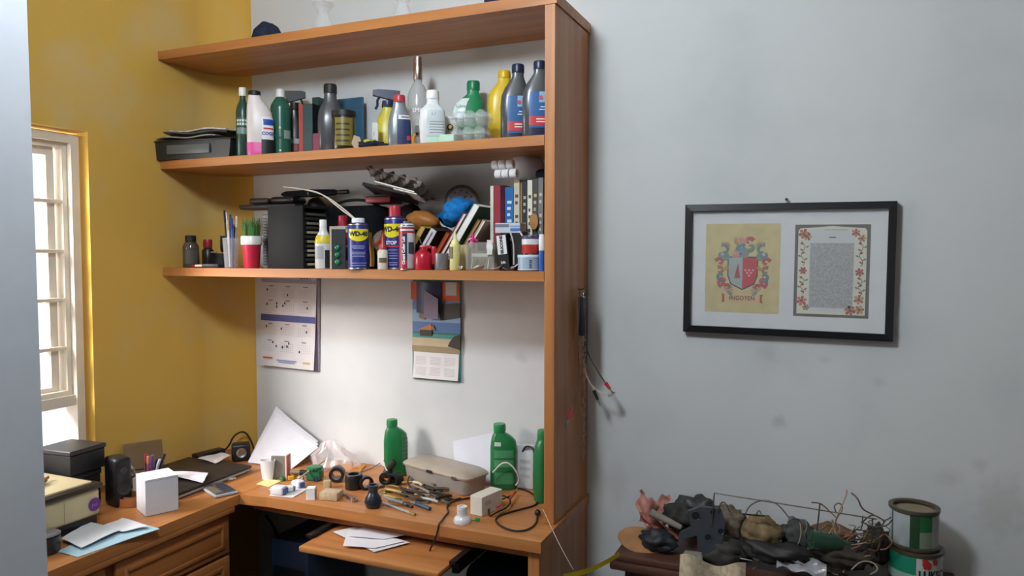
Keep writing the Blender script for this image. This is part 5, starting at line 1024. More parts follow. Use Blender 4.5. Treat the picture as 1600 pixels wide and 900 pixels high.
for a, b_, lb in (((797, 792), (804, 783), 'red crocodile clip in the cable tangle, upper one'), ((776, 806), (782, 803), 'red crocodile clip in the cable tangle, lower one')):
    p, r = dc(*a, .03), dc(*b_, .034); t = thing('crocodile_clip', lb, 'clip', (0, 0, 0), 0, 'crocodile clips on the desk'); MB().tube([p, r], .005, 8, smooth=0).obj('sleeve', plastic('B84A38'), t); MB().tube([r, r+(r-p)*.7], .0025, 6, smooth=0).obj('jaw', metal('B08A6A'), t)
cable('grey_cable', 'thin grey wire running along the back of the desk to the brush', [dc(560, 740), dc(580, 734), dc(600, 723, .01), P(603, 718, -.1)], .002, '6A625A')
# papers on the keyboard tray
ZT = .6655
for k, (pts, c) in enumerate((([(520, 831), (585, 862), (640, 848), (560, 822)], 'D9D9E0'), ([(536, 853), (585, 856), (632, 846), (545, 824)], 'E2E2E8'), ([(545, 838), (600, 842), (655, 832), (575, 818)], 'DDDDE6'))):
    cs_ = [D(a, b_, ZT+.004+.004*k) for a, b_ in pts]
    one('paper_sheet', ['white sheet at the bottom of the pile on the keyboard tray', 'white sheet in the middle of the pile on the keyboard tray', 'white sheet on top of the pile on the keyboard tray'][k], 'paper', quad(*cs_, 6, .001, 4, .001), paper(c), (0, 0, .001), 0, 'papers on the keyboard tray')
# under the desk
t = thing('computer_tower', 'dark blue computer tower under the left end of the desk', 'computer', (.50, -.30, E_)); zt2 = P(385, 825, -.36).z
MB().rbox(-.06, .12, -.10, .27, 0, min(zt2, .66), .008, 2).obj('case', M('1E2A3E', .4), t); MB().rbox(-.05, .11, -.106, -.101, .05, .3, .003, 1).obj('front_panel', plastic('141A26'), t); MB().rbox(-.045, .105, -.106, -.101, .4, .44, .003, 1).obj('drive_bay', plastic('0F131C'), t)
q = P(790, 876, -.30)
t = thing('backpack', 'dark navy backpack under the right end of the desk', 'bag', (q.x, -.27, E_)); MB().rbox(-.13, .12, -.12, .12, 0, q.z, .05, 4).obj('pack', cloth('1B2434'), t); MB().rbox(-.09, .09, -.16, -.118, .08, q.z*.62, .03, 3).obj('front_pocket', cloth('172030'), t); MB().tube([(-.03, 0, q.z-.01), (-.02, 0, q.z+.02), (.02, 0, q.z+.02), (.03, 0, q.z-.01)], .006, 8).obj('handle', cloth('141A26'), t)
cable('black_cable', 'black cable hanging down the wall under the desk', [P(415, 805, -.03), P(430, 825, -.03), P(438, 855, -.03), P(448, 895, -.03), P(455, 940, -.03)], .006, '151517')
q = P(472, 900, -.02); t = thing('low_wall_plate', 'white plate with two grey discs low on the wall under the desk', 'outlet', (q.x, -.002, q.z-.03)); MB().rbox(-.06, .06, -.012, 0, -.035, .035, .004, 2).obj('plate', plastic('C9CCD4'), t)
for s_ in (-1, 1): MB().lathe([(0, -.0125), (.014, -.0125), (.014, -.0135), (0, -.0135)], 20, (s_*.028, 0, 0), 'y').obj('socket', plastic('AEB2BA'), t)  # two grey discs on the white plate added low on the wall
# ================================================================== on the walls
def wall_sheet(name, label, cat, pts, Y, mat):
    ps = [P(a, b, Y) for a, b in pts]; return ps
# calendar one: printed year planner
c = [P(411, 571, -.006), P(490, 583, -.006), P(493, 425, -.006), P(411, 420, -.006)]
W1 = .31; H1 = .43; x0 = P(411, 500, -.005).x; ztp = 1.575; tilt = radians(1.2)
t = thing('wall_calendar', 'white year planner with blue band hanging under the lowest shelf', 'calendar', (x0, -.004, ztp-.0), 0, None, (0, tilt, 0))
MB().sheet(lambda u, v: (u*W1*.985, -.002-.012*(1-v)**2-.006*u*(1-v), -H1*(1-v)), 8, 10).obj('front_page', paper('D9D5D8'), t)
MB().sheet(lambda u, v: (.012+u*W1, -.001, -H1*(1-v)-.006), 2, 2).obj('back_page', paper('8C8290'), t)
def cz(z): return (lambda v: -.002-.012*(1-v)**2)(1+z/H1)-.006*.8*(-z/H1)-.0016
def onpage(mb_boxes, mat, nm, par):
    mb = MB()
    for (a, b, zz0, zz1) in mb_boxes: mb.add([(a, cz(zz0), zz0), (b, cz(zz0), zz0), (b, cz(zz1), zz1), (a, cz(zz1), zz1)], [(0, 1, 2, 3)])
    return mb.obj(nm, mat, par)
onpage([(.0, W1*.98, -.225, -.196)], plastic('4A4E8C', .6), 'blue_band', t)
onpage([(.0, W1*.98, -.052, -.035)], plastic('A9A2B8', .6), 'grey_band', t)
days = []; heads = []
for r in range(4):
    for c_ in range(3):
        bx = .022+c_*.096; bz = [-.07, -.135, -.24, -.315][r]
        heads.append((bx+.02, bx+.045, bz, bz+.005))
        for i in range(7):
            for j in range(5): days.append((bx+i*.0105, bx+i*.0105+.0035, bz-.011-j*.0085, bz-.0085-j*.0085))
onpage(days, plastic('A8A2A8', .8), 'day_numbers', t)['kind'] = 'stuff'; onpage(heads, plastic('8F8890', .8), 'month_names', t)['kind'] = 'stuff'
mk = [(.03, -.09), (.145, -.11), (.03, -.155), (.085, -.15), (.085, -.165), (.12, -.16), (.13, -.148), (.255, -.165), (.03, -.255), (.115, -.262), (.255, -.27), (.07, -.325), (.09, -.342), (.125, -.345), (.15, -.34), (.16, -.326), (.22, -.36)]
onpage([(a, a+.007, b, b+.010) for a, b in mk], plastic('3A363C', .8), 'dark_marks', t)['kind'] = 'stuff'
onpage([(.02, .075, -.395, -.388)], plastic('C9604A', .8), 'red_print', t); onpage([(.10, .21, -.402, -.396), (.11, .2, -.41, -.405)], plastic('8890B8', .8), 'blue_print', t); onpage([(.245, .285, -.407, -.397)], plastic('C4A878', .8), 'tan_print', t)
lettering('2021', .034, plastic('3A3A40', .8), t, (W1*.8, cz(-.02)-.0008, -.022))
MB().tube([(.06, -.02, .02), (.068, -.03, -.015), (.062, -.03, -.022), (.05, -.03, -.018)], .003, 8).obj('clip', plastic('3A3636'), t)
# calendar two: beach picture over small month tables
t = thing('picture_calendar', 'beach picture calendar hanging under the lowest shelf', 'calendar', (P(645, 500, -.01).x, -.004, 1.545), 0, None, (0, radians(.4), 0)); W2 = P(720, 500, -.01).x-P(645, 500, -.01).x; H2 = 1.545-P(682, 594, -.01).z
pic = MB(); Y_ = -.006
def rc(a, b, c_, d, mi): pic.flat([(a*W2, -d*H2), (b*W2, -d*H2), (b*W2, -c_*H2), (a*W2, -c_*H2)], Y_-.0004*mi, 'xz', mi)
mats2 = [paper('E4E0E0'), plastic('5E7FB8', .4), plastic('8FB0D0', .4), plastic('4FA09C', .4), plastic('CDBB9A', .5), plastic('8C7048', .5), plastic('3E3A30', .5), plastic('C8824C', .5), plastic('9C8A68', .5)]
rc(0, 1, .2, .52, 1); rc(0, 1, .54, .58, 3); rc(0, 1, .30, .42, 2); rc(0, 1, .58, .70, 4); rc(0, 1, .66, .72, 8)
pic.flat([(W2*.13, -H2*.50), (W2*.44, -H2*.50), (W2*.40, -H2*.435), (W2*.26, -H2*.47)], Y_-.005, 'xz', 7); pic.flat([(W2*.17, -H2*.56), (W2*.42, -H2*.56), (W2*.42, -H2*.50), (W2*.17, -H2*.50)], Y_-.005, 'xz', 6)
pic.flat([(W2*.4, -H2*.50), (W2*.5, -H2*.5), (W2*.44, -H2*.44)], Y_-.0052, 'xz', 5)
pic.flat([(W2*.75, -H2*.65), (W2, -H2*.68), (W2, -H2*.53), (W2*.88, -H2*.55), (W2*.8, -H2*.6)], Y_-.0052, 'xz', 6); pic.flat([(W2*.15, -H2*.38), (W2*.27, -H2*.40), (W2*.3, -H2*.33), (W2*.15, -H2*.34)], Y_-.0052, 'xz', 5); pic.flat([(W2*.6, -H2*.4), (W2, -H2*.36), (W2, -H2*.22), (W2*.55, -H2*.24)], Y_-.0054, 'xz', 6)
MB().box(0, W2, -.0056, -.001, -H2, 0).obj('backing_board', plastic('3E8474', .6), t); pic.obj('beach_picture', mats2, t)
MB().sheet(lambda u, v: (W2*(.03+.94*u), -.0065-.010*(1-v)**2, -H2*(.985-.265*v)), 6, 6).obj('month_pages', paper('E0DCDC'), t)
dd = MB(); 
for r in range(2):
    for c_ in range(3):
        for j in range(6):
            zz = -H2*(.77+r*.105+j*.014); v = (.985+zz/H2)/.265; y_ = -.0072-.010*(1-v)**2; a = W2*(.08+.3*c_); dd.add([(a, y_, zz-.0016), (a+W2*.22, y_, zz-.0016), (a+W2*.22, y_, zz), (a, y_, zz)], [(0, 1, 2, 3)])
dd.obj('day_numbers', plastic('B9B2B6', .8), t)['kind'] = 'stuff'
rf = MB(); rf.box(-.008, W2*.1, -.0062, -.0057, -H2*.2, -H2*.02).box(W2*.62, W2*.98, -.0074, -.0069, -H2*.21, -H2*.02); rf.obj('red_card', plastic('D4623C', .6), t); MB().box(W2*.7, W2*.92, -.0082, -.0077, -H2*.15, -H2*.02).obj('white_card', paper('D5D2D0'), t)
MB().sheet(lambda u, v: (W2*(.1+.52*u), -.012-.012*sin(u*3), -H2*(.33-.31*v)), 6, 3).obj('curled_picture_page', plastic('2E2E58', .35), t); MB().sheet(lambda u, v: (W2*(.3+.3*u), -.0275-.003*u, -H2*(.38-.28*v*(1-.3*u))), 5, 3).obj('curled_page_print', plastic('7E6E88', .4), t)
# framed picture
R0 = Vector((2.289, 0, 1.596)); FWd, FH = .655, .442
fr_ = thing('framed_picture', 'black framed crest and floral certificate hanging on the white wall', 'picture', (R0.x, -.002, R0.z), 0, None, (0, radians(.5), 0))
w_, b_ = FWd/2, .0285/1
fm = MB(); y0, y1 = -.028, 0
for sg in (-1, 1):
    z = sg*FH/2; fm.add([(-w_, y0, z), (w_, y0, z), (w_-b_*.8, y0-.002, z-sg*b_*.8), (-w_+b_*.8, y0-.002, z-sg*b_*.8), (-w_, y1, z), (w_, y1, z), (w_-b_*.8, -.012, z-sg*b_*.8), (-w_+b_*.8, -.012, z-sg*b_*.8)], [(0, 1, 2, 3), (0, 1, 5, 4), (3, 2, 6, 7), (4, 5, 6, 7), (0, 3, 7, 4), (1, 2, 6, 5)])
    x_ = sg*w_; h_ = FH/2; fm.add([(x_, y0, -h_), (x_, y0, h_), (x_-sg*b_*.8, y0-.002, h_-b_*.8), (x_-sg*b_*.8, y0-.002, -h_+b_*.8), (x_, y1, -h_), (x_, y1, h_), (x_-sg*b_*.8, -.012, h_-b_*.8), (x_-sg*b_*.8, -.012, -h_+b_*.8)], [(0, 1, 2, 3), (0, 1, 5, 4), (3, 2, 6, 7), (4, 5, 6, 7), (0, 3, 7, 4), (1, 2, 6, 5)])
fm.obj('frame', plastic('15171C', .35), fr_)
MB().box(-w_+.01, w_-.01, -.012, -.008, -FH/2+.01, FH/2-.01).obj('mount_board', paper('D2D4D8'), fr_)
def pr_(px, py): 
    p = P(px, py, -.015)-R0; return p.x, p.z
def rect(px0, px1, py0, py1): a = pr_(px0, py0); b = pr_(px1, py1); return a[0], b[0], b[1], a[1]
x0, x1, z0, z1 = rect(1103, 1217, 351, 491)
crest = MB().box(x0, x1, -.0128, -.0121, z0, z1).obj('crest_print', M('C2B27E', .7, var=.08, scale=40), fr_)
cx = (x0+x1)/2+.002; cw = x1-x0; ch = z1-z0
def poly(pts, m, nm, par, y): 
    MB().flat([(cx+a*cw, z0+b*ch) for a, b in pts], y, 'xz').obj(nm, m, par)
shield = [(-.19, .62), (.19, .62), (.19, .42), (.15, .33), (0, .27), (-.15, .33), (-.19, .42)]
poly([(a*1.08, .455+(b-.455)*1.08) for a, b in shield], plastic('2A2C34'), 'shield_border', crest, -.0130)
poly([(-.19, .62), (0, .62), (0, .27), (-.15, .33), (-.19, .42)], plastic('9AA6A6'), 'shield_half', crest, -.0133); poly([(0, .62), (.19, .62), (.19, .42), (.15, .33), (0, .27)], plastic('B8343C'), 'shield_half', crest, -.0133)
poly([(-.11, .39), (-.03, .39), (-.05, .5), (-.06, .56), (-.08, .5)], plastic('A03038'), 'tower_charge', crest, -.0136)
for k, (a, b) in enumerate(((.04, .48), (.09, .48), (.14, .48), (.065, .45), (.115, .45), (.09, .42))): poly([(a-.018, b), (a, b+.014), (a+.018, b), (a, b-.014)], plastic('D8A0A0'), 'star_charge', crest, -.0136)
def curl(a, b, r, turns, c, s0=0, dirn=1, th=.0058):
    pts = [(cx+(a+dirn*r*(1-t_/12)*cos(s0+turns*t_/2))*cw, -.0136, z0+(b+r*(1-t_/12)*sin(s0+turns*t_/2)*cw/ch)*ch) for t_ in range(11)]
    mb = MB().tube(pts, th, 6, taper=lambda u: 1.2-u*.7); mb.v = [(x_, -.0134+(y_+.0136)*.12, z_) for x_, y_, z_ in mb.v]; mb.obj('mantling', plastic(c, .6), crest)
TE, RE, PK, GO, GR_ = '4A7A84', 'A84448', 'C08A80', 'B08A50', '6E8A70'
for dn in (-1, 1):
    for (a, b, r, tn, c, s0) in ((.26, .70, .09, .8, TE, 1.2), (.29, .66, .07, 1.0, '5A8488', 2.6), (.22, .74, .06, .9, GO, .4), (.31, .57, .06, 1.1, RE, .2), (.27, .53, .07, .9, GO, 3.3), (.31, .47, .06, 1.0, '8A6A50', 1.0), (.29, .41, .07, 1.1, TE, 4.0), (.26, .35, .08, 1.0, RE, 5.0), (.20, .30, .08, .8, PK, 3.6), (.30, .33, .05, 1.2, RE, 2.0), (.14, .27, .08, .7, GR_, 4.6), (.24, .62, .05, 1.0, GR_, 2.0), (.2, .28, .05, 1.1, RE, .5)): curl(dn*a, b, r, tn, c, s0, dn)
for (a, b, r, tn, c, s0) in ((-.03, .70, .08, .9, TE, .8), (.04, .70, .08, .9, '6A8C90', 2.2), (0, .76, .07, 1.0, PK, 1.0), (.08, .80, .06, .9, RE, .2), (-.06, .80, .05, .9, GO, 2.0), (.03, .83, .06, 1.0, PK, 2.8), (.1, .74, .06, 1.0, GR_, 4.0), (-.1, .68, .06, 1.0, PK, 4.0)): curl(a, b, r, tn, c, s0, 1, .0068)
poly([(-.07, .62), (.07, .62), (.09, .68), (.04, .735), (-.05, .735), (-.09, .68)], plastic('7C8484'), 'helmet', crest, -.01365); poly([(-.06, .655), (.03, .655), (.03, .665), (-.06, .67)], plastic('3A3E40'), 'visor_slit', crest, -.01372)
poly([(-.24, .12), (.24, .12), (.24, .205), (-.24, .205)], plastic('CDA97C'), 'banner', crest, -.0133)
for dn in (-1, 1): poly([(dn*.24, .205), (dn*.28, .215), (dn*.265, .165), (dn*.275, .11), (dn*.24, .12)], plastic('8E5038'), 'banner_end', crest, -.0132)
lettering('IRIGOYEN', .0205, plastic('4A2018'), crest, (cx, -.0137, z0+.163*ch), bold=.0003, squash=.9)
x0, x1, z0, z1 = rect(1242, 1357, 351, 497)
cert = MB().box(x0, x1, -.0128, -.0121, z0, z1).obj('certificate_print', plastic('4A4A3C', .6), fr_); cx = (x0+x1)/2; cw = x1-x0; ch = z1-z0
poly([(-.455, .03), (.455, .03), (.455, .93), (.43, .96), (.2, .97), (0, .985), (-.2, .97), (-.43, .96), (-.455, .93)], plastic('CFCDBE', .6), 'cream_paper', cert, -.0131)
poly([(-.30, .06), (.30, .06), (.30, .95), (-.30, .95)], paper('C6C9CC'), 'centre_paper', cert, -.0133); poly([(-.29, .1), (.29, .1), (.29, .80), (-.29, .80)], M('9EA0A2', .8, var=.28, scale=260), 'text_block', cert, -.0135)
poly([(-.04, .855), (.05, .855), (.05, .868), (-.04, .868)], plastic('55565A'), 'title_line', cert, -.0135); poly([(-.10, .94), (.2, .94), (.2, .948), (-.1, .948)], plastic('9A9A9C'), 'title_line', cert, -.0135)
def flower(a, b, s, c, seed):
    for k in range(6):
        an_ = seed+k*2*pi/6; pts = [(a, b)]+[(a+s*cos(an_+d)*m, b+s*sin(an_+d)*m*cw/ch) for d, m in ((-.45, .7), (-.2, 1), (.2, 1), (.45, .7))]; poly(pts, plastic(c[k % 2], .6), 'petal', cert, -.01345-.00005*k)
    poly([(a+s*.28*cos(q_), b+s*.28*sin(q_)*cw/ch) for q_ in [i*pi/4 for i in range(8)]], plastic('6E4A2A', .6), 'flower_centre', cert, -.0139)
OR = ('B0643A', '8E3E30'); PKc = ('C86A5A', 'A84844'); TN = ('B8895A', '9A6A40')
for (a, b, s, c, sd) in ((-.38, .9, .075, OR, .2), (-.33, .87, .06, ('7A4A34', 'B8895A'), 1), (.31, .91, .06, PKc, .5), (.39, .85, .055, TN, .1), (-.38, .50, .055, ('A83C38', '8A302E'), 0), (.37, .49, .06, ('A83C38', '8A302E'), .7), (-.39, .17, .075, PKc, .3), (-.33, .10, .05, ('6E7A50', 'A0603A'), .9), (.37, .20, .07, TN, .4), (.26, .08, .075, OR, .8), (.38, .09, .065, ('C08A50', 'A0603A'), 1.2)): flower(a, b, s, c, sd)
for dn, a0_ in ((-1, -.385), (1, .385)):
    for seg_ in ((.24, .44), (.55, .82)):
        pts = [(cx+(a0_+.028*sin(k*1.3))*cw, -.0136, z0+(seg_[0]+(seg_[1]-seg_[0])*k/8)*ch) for k in range(9)]; mb = MB().tube(pts, .0011, 6); mb.v = [(x_, -.0135+(y_+.0136)*.2, z_) for x_, y_, z_ in mb.v]; mb.obj('stem', plastic('5E6A44', .6), cert)
        for k in range(1, 8): 
            b_z = seg_[0]+(seg_[1]-seg_[0])*k/8; sg = (-1)**k; a_ = a0_+.028*sin(k*1.3); poly([(a_, b_z), (a_+sg*.03, b_z+.022), (a_+sg*.055, b_z+.015), (a_+sg*.03, b_z-.004)], plastic(['6E7A4C', '8C3A34', '7E6A4A'][k % 3], .6), 'leaf', cert, -.0138)
gl = MB().box(-w_+.02, w_-.02, -.0195, -.018, -FH/2+.02, FH/2-.02).obj('glass', M('FFFFFF', .03, alpha=.06, var=0, spec=.6), fr_)
nail = P(1229, 312, -.004); one('wall_nail', 'small nail in the wall above the picture frame', 'nail', MB().lathe([(.002, 0), (.002, -.012), (.005, -.012), (.005, -.014), (0, -.014)], 12, axis='y'), metal('5A524A'), (nail.x, -.001, nail.z))

# ------------------------------------------------------------------ chain and test leads on the side panel
HX = DX1+.004
hk = Vector((HX, -.125, 1.523))
t = thing('panel_hook', 'small metal hook screwed to the outer side of the bookcase', 'hook', tuple(hk)); MB().tube([(-.003, 0, 0), (.018, 0, 0), (.022, 0, .006), (.022, 0, .012)], .0025, 8).obj('hook', metal('6A6662'), t)
ch_ = thing('steel_chain', 'steel link chain hanging from the hook on the side panel', 'chain', (0, 0, 0)); z = 1.518; k = 0; side = [0]
while z > .90:
    L = .0165; mbk = MB().tube([(.0068*cos(a), 0, L*.66*sin(a)) for a in [i*pi/5 for i in range(11)]], .0022, 5, smooth=1)
    mbk.obj('chain_link', metal('B4B2AE', .3), ch_, (HX+.014, -.122+.05*(1.523-z)*.6, z), (0, 0, (pi/2*(k % 2))+.4)); z -= .0172; k += 1
c2 = thing('chain_loop', 'second shorter strand of chain looped on the same hook', 'chain', (0, 0, 0)); z = 1.515; k = 0
while z > 1.26:
    mbk = MB().tube([(.0068*cos(a), 0, .0108*sin(a)) for a in [i*pi/5 for i in range(11)]], .0022, 5, smooth=1); mbk.obj('chain_link', metal('7A7876', .35), c2, (HX+.03, -.135, z), (0, 0, (pi/2*(k % 2))+1.0)); z -= .0172; k += 1
def lead(name, label, pts, c, clip_c, cl_end):
    t = thing(name, label, 'test lead', (0, 0, 0), 0, 'test leads on the side panel'); MB().tube(pts, .0022, 6).obj('wire', plastic(c), t)
    a = Vector(pts[-1]); d = (Vector(cl_end)-a); MB().tube([a, a+d*.6], .007, 10, smooth=0, taper=lambda u: 1-.3*u).obj('boot', plastic(clip_c), t); MB().tube([a+d*.6, a+d], .0025, 6, smooth=0).obj('jaw', metal('A8A29A'), t)
X_ = 1.62
lead('test_lead', 'grey test lead ending in a red clip low on the panel', [(HX+.012, -.15, 1.52), (HX+.012, -.165, 1.35), (HX+.012, -.15, 1.18), PX(899, 612, HX+.012), PX(893, 640, HX+.012)], '6A5A50', 'B0283C', PX(885, 664, HX+.014))
lead('test_lead', 'dark test lead ending in a red clip away from the panel', [(HX+.02, -.12, 1.51), (HX+.02, -.11, 1.35), P(915, 545, -.11), P(932, 578, -.11), P(946, 598, -.11)], '4A4442', 'C02A34', P(958, 614, -.11))
lead('test_lead', 'white test lead ending in a black clip', [(HX+.02, -.12, 1.5), (HX+.018, -.10, 1.3), P(913, 580, -.11), P(924, 602, -.11), P(928, 610, -.11)], 'B8A68C', '24262A', P(938, 634, -.11))
lead('test_lead', 'pale green test lead bent towards the wall', [(HX+.02, -.12, 1.5), (HX+.022, -.11, 1.32), P(912, 582, -.1), P(925, 604, -.1), P(941, 616, -.1), P(950, 617, -.1)], 'BFC2B4', 'A6AA9C', P(961, 613, -.1))
t = thing('wire_sleeve', 'dark plastic sleeve around the wires below the hook', 'sleeve', (0, 0, 0)); MB().rbox(HX+.006, HX+.034, -.152, -.143, 1.36, 1.5, .004, 2).obj('sleeve', plastic('2E3436', .25), t)
cable('hanging_string', 'thin white string hanging from the flat panel over the desk side', [P(848, 795, -.37), P(856, 812, -.42), P(866, 834, -.5), P(880, 862, -.53), P(896, 890, -.53)], .0012, 'B9B2A8', 'string')

# ================================================================== heap on the small table, right
ZS = .66; TX0 = 1.79; TX1 = 2.80; TYF = -.30
st = thing('side_table', 'dark brown wooden side table carrying the heap of scrap', 'table', (0, 0, 0)); DB = wood('x', '5A3A30', '3C241E')
MB().rbox(TX0, TX1, TYF, -.02, ZS-.022, ZS, .006, 2).obj('table_top', DB, st); MB().rbox(TX0-.012, TX1+.012, TYF-.012, -.012, ZS-.05, ZS-.023, .008, 2).obj('moulding', DB, st); MB().rbox(TX0+.03, TX1-.03, TYF+.03, -.04, .06, ZS-.051, .004, 1).obj('cabinet', wood('z', '4A3028', '30201A'), st)
for (x_, y_) in ((TX0+.06, TYF+.06), (TX1-.06, TYF+.06), (TX0+.06, -.07), (TX1-.06, -.07)): MB().lathe([(.02, 0), (.026, .06), (0, .06)], 14, (x_, y_, 0)).obj('foot', DB, st)
def T3(px, py, Y): return P(px, py, Y)
def zfix(v, z): return Vector((v.x, v.y, z))
q = P(995, 835, -.20)
one('oval_board', 'tan oval board lying on the left end of the scrap heap', 'board', MB().lathe([(0, 0), (.075, 0), (.08, .004), (.075, .009), (0, .009)], 32, sq=.75), M('A8784E', .6, var=.15), (q.x+.015, -.2, q.z-.02), 0, None, (radians(22), radians(8), 0))
one('pulp_block', 'dark wooden block under the oval board', 'block', MB().rbox(-.05, .06, -.04, .04, 0, max(.02, q.z-.05-ZS), .004, 1), M('3E302A', .8), (q.x+.03, -.18, ZS+E_))
q = P(1020, 800, -.17)
one('pink_wrapper', 'crumpled pink and salmon plastic wrapper at the back of the heap', 'wrapper', MB().sheet(lambda u, v: ((u-.5)*.10+.01*sin(v*9), .02*sin(u*8+v*3), (v-.5)*.11+.018*sin(u*7+1)+.008*sin(u*19)), 14, 12, th=.002), M('CF9488', .4, var=.3, scale=30), tuple(q), .2)
one('red_wrapper', 'red and grey folded wrapper below the pink one', 'wrapper', MB().sheet(lambda u, v: ((u-.5)*.13, .014*sin(u*9+v*5), (v-.5)*.035-(u-.5)*.06), 12, 6, th=.003), M('A86A60', .4, var=.5, scale=45), tuple(P(1030, 822, -.2)), .1)
one('grey_tube', 'grey flattened tube lying in front of the pink wrapper', 'tube', MB().tube([(-.05, 0, .02), (0, 0, 0), (.05, 0, -.02)], .014, 12, taper=lambda u: 1-.4*u), M('8A8478', .5), tuple(P(1040, 812, -.23)), .1)
def scraplump(px, py, Y, dm, c, label, name, seed, rough=.8, nz=.3, cat='scrap', mat=None, rot=(0, 0, 0)):
    q = P(px, py, Y); return one(name, label, cat, MB().blob(0, 0, 0, *dm, nz, 2.4, seed, 30), mat or M(c, rough, var=.3, scale=30, bump=.3), tuple(q), 0, None, rot)
scraplump(1062, 808, -.17, (.05, .035, .045), '2E2C2A', 'dark rubber lump behind the slate bracket', 'rubber_lump', 1)
scraplump(1092, 800, -.07, (.075, .04, .05), '3A3A3A', 'dark grey plastic shell at the back of the heap', 'plastic_shell', 2, .5)
scraplump(1030, 842, -.21, (.06, .05, .032), '262A30', 'blue-black bag on the left of the heap', 'dark_bag', 3, .6)
scraplump(1190, 830, -.19, (.065, .05, .048), '8C7658', 'tan stuffed pouch in the middle of the heap', 'tan_pouch', 4, .9, .2, 'pouch', cloth('7C6A50'))
scraplump(1140, 815, -.11, (.06, .05, .045), '6E6052', 'grey-brown cloth behind the wire rack', 'grey_cloth', 5, .9, .3, 'cloth', cloth('6E6154'))
scraplump(1245, 835, -.15, (.05, .04, .05), '4E5250', 'slate grey rag right of the tan pouch', 'grey_rag', 6, .9, .3, 'cloth')
scraplump(1220, 862, -.23, (.11, .05, .03), '201E1E', 'black bag under the tan pouch', 'black_bag', 7, .6)
scraplump(1130, 862, -.22, (.08, .05, .04), '33302E', 'charcoal rag under the slate bracket', 'charcoal_rag', 8, .8)
scraplump(1318, 864, -.20, (.09, .06, .04), '3A322C', 'dark brown tangle of rags on the right of the heap', 'brown_rag', 9, .9)
scraplump(1368, 850, -.12, (.042, .045, .055), '2E2A28', 'dark bundle beside the paint cans', 'dark_bundle', 10, .9)
scraplump(1300, 836, -.08, (.065, .04, .035), '6A4E3A', 'rusty brown rag at the back of the heap', 'rust_rag', 11, .9)
# slate coloured bracket with holes
q = P(1100, 822, -.24)
sb = thing('slate_bracket', 'slate grey plastic bracket with round holes standing on the heap', 'bracket', (q.x, q.y, q.z), radians(12), None, (radians(-8), radians(6), radians(12)))
MB().prism([(-.055, .04), (-.02, .06), (.045, .065), (.062, .03), (.06, -.03), (.045, -.075), (.01, -.082), (-.012, -.07), (-.02, -.03), (-.05, -.045), (-.075, -.05), (-.07, -.03), (-.04, -.01)], -.012, .014).obj('plate', plastic('363C44', .5), sb)
for (a, b, r) in ((-.03, .03, .011), (.015, -.03, .009), (.052, -.005, .008), (.02, .05, .006)): MB().lathe([(0, -.0135), (r, -.0135), (r, -.0125), (0, -.0125)], 18, (a, 0, b), 'y').obj('hole', M('0C0D0E', .9), sb); MB().lathe([(r, -.013), (r*1.25, -.0145), (r*1.3, -.012)], 18, (a, 0, b), 'y').obj('boss', plastic('2E343C'), sb)
q = P(1080, 868, -.31)
t = thing('white_connector', 'small grey-white junction box on the table edge', 'junction box', (q.x, -.275, ZS+E_), .1); MB().rbox(-.03, .03, -.02, .025, 0, .028, .003, 2).obj('box', plastic('A9A49C'), t); MB().rbox(-.027, .027, -.018, .023, .0285, .032, .002, 1).obj('lid', plastic('8A867E'), t)
# beige cloth hanging over the front
q = P(1112, 885, -.33)
def fall(u, v):
    x_ = (u-.5)*.20; return (x_, -.014-.016*sin(u*9)+.05*max(0, v-.6), .035-.20*(1-v)+.018*sin(u*8+.4)*v)
one('beige_cloth', 'beige cloth hanging over the front edge of the side table', 'cloth', MB().sheet(fall, 18, 12, th=.004), cloth('B3A48C'), (q.x, TYF-.02, ZS-.002))
# wire rack
wr_ = thing('wire_rack', 'bent chrome wire rack standing in the scrap heap', 'wire rack', (0, 0, 0)); CR = metal('8C8A86', .3)
for pts in ([(1116, 770), (1110, 855)], [(1116, 770), (1370, 811)], [(1122, 866), (1240, 888)], [(1363, 811), (1361, 880)], [(1281, 787), (1274, 850)]): MB().tube([P(a, b, -.245) for a, b in pts], .0022, 6, smooth=0).obj('rod', CR, wr_)
for pts in ([(1122, 800), (1126, 784), (1134, 785), (1140, 800)], [(1164, 803), (1172, 788), (1192, 780), (1215, 786), (1232, 808)], [(1182, 803), (1186, 796), (1190, 804)], [(1155, 888), (1170, 893), (1183, 886), (1188, 873)]): MB().tube([P(a, b, -.24) for a, b in pts], .002, 6).obj('wire_loop', CR, wr_)
MB().tube([P(1160, 803, -.245), P(1195, 806, -.245)], .003, 6).obj('cross_bar', metal('3A3632'), wr_)
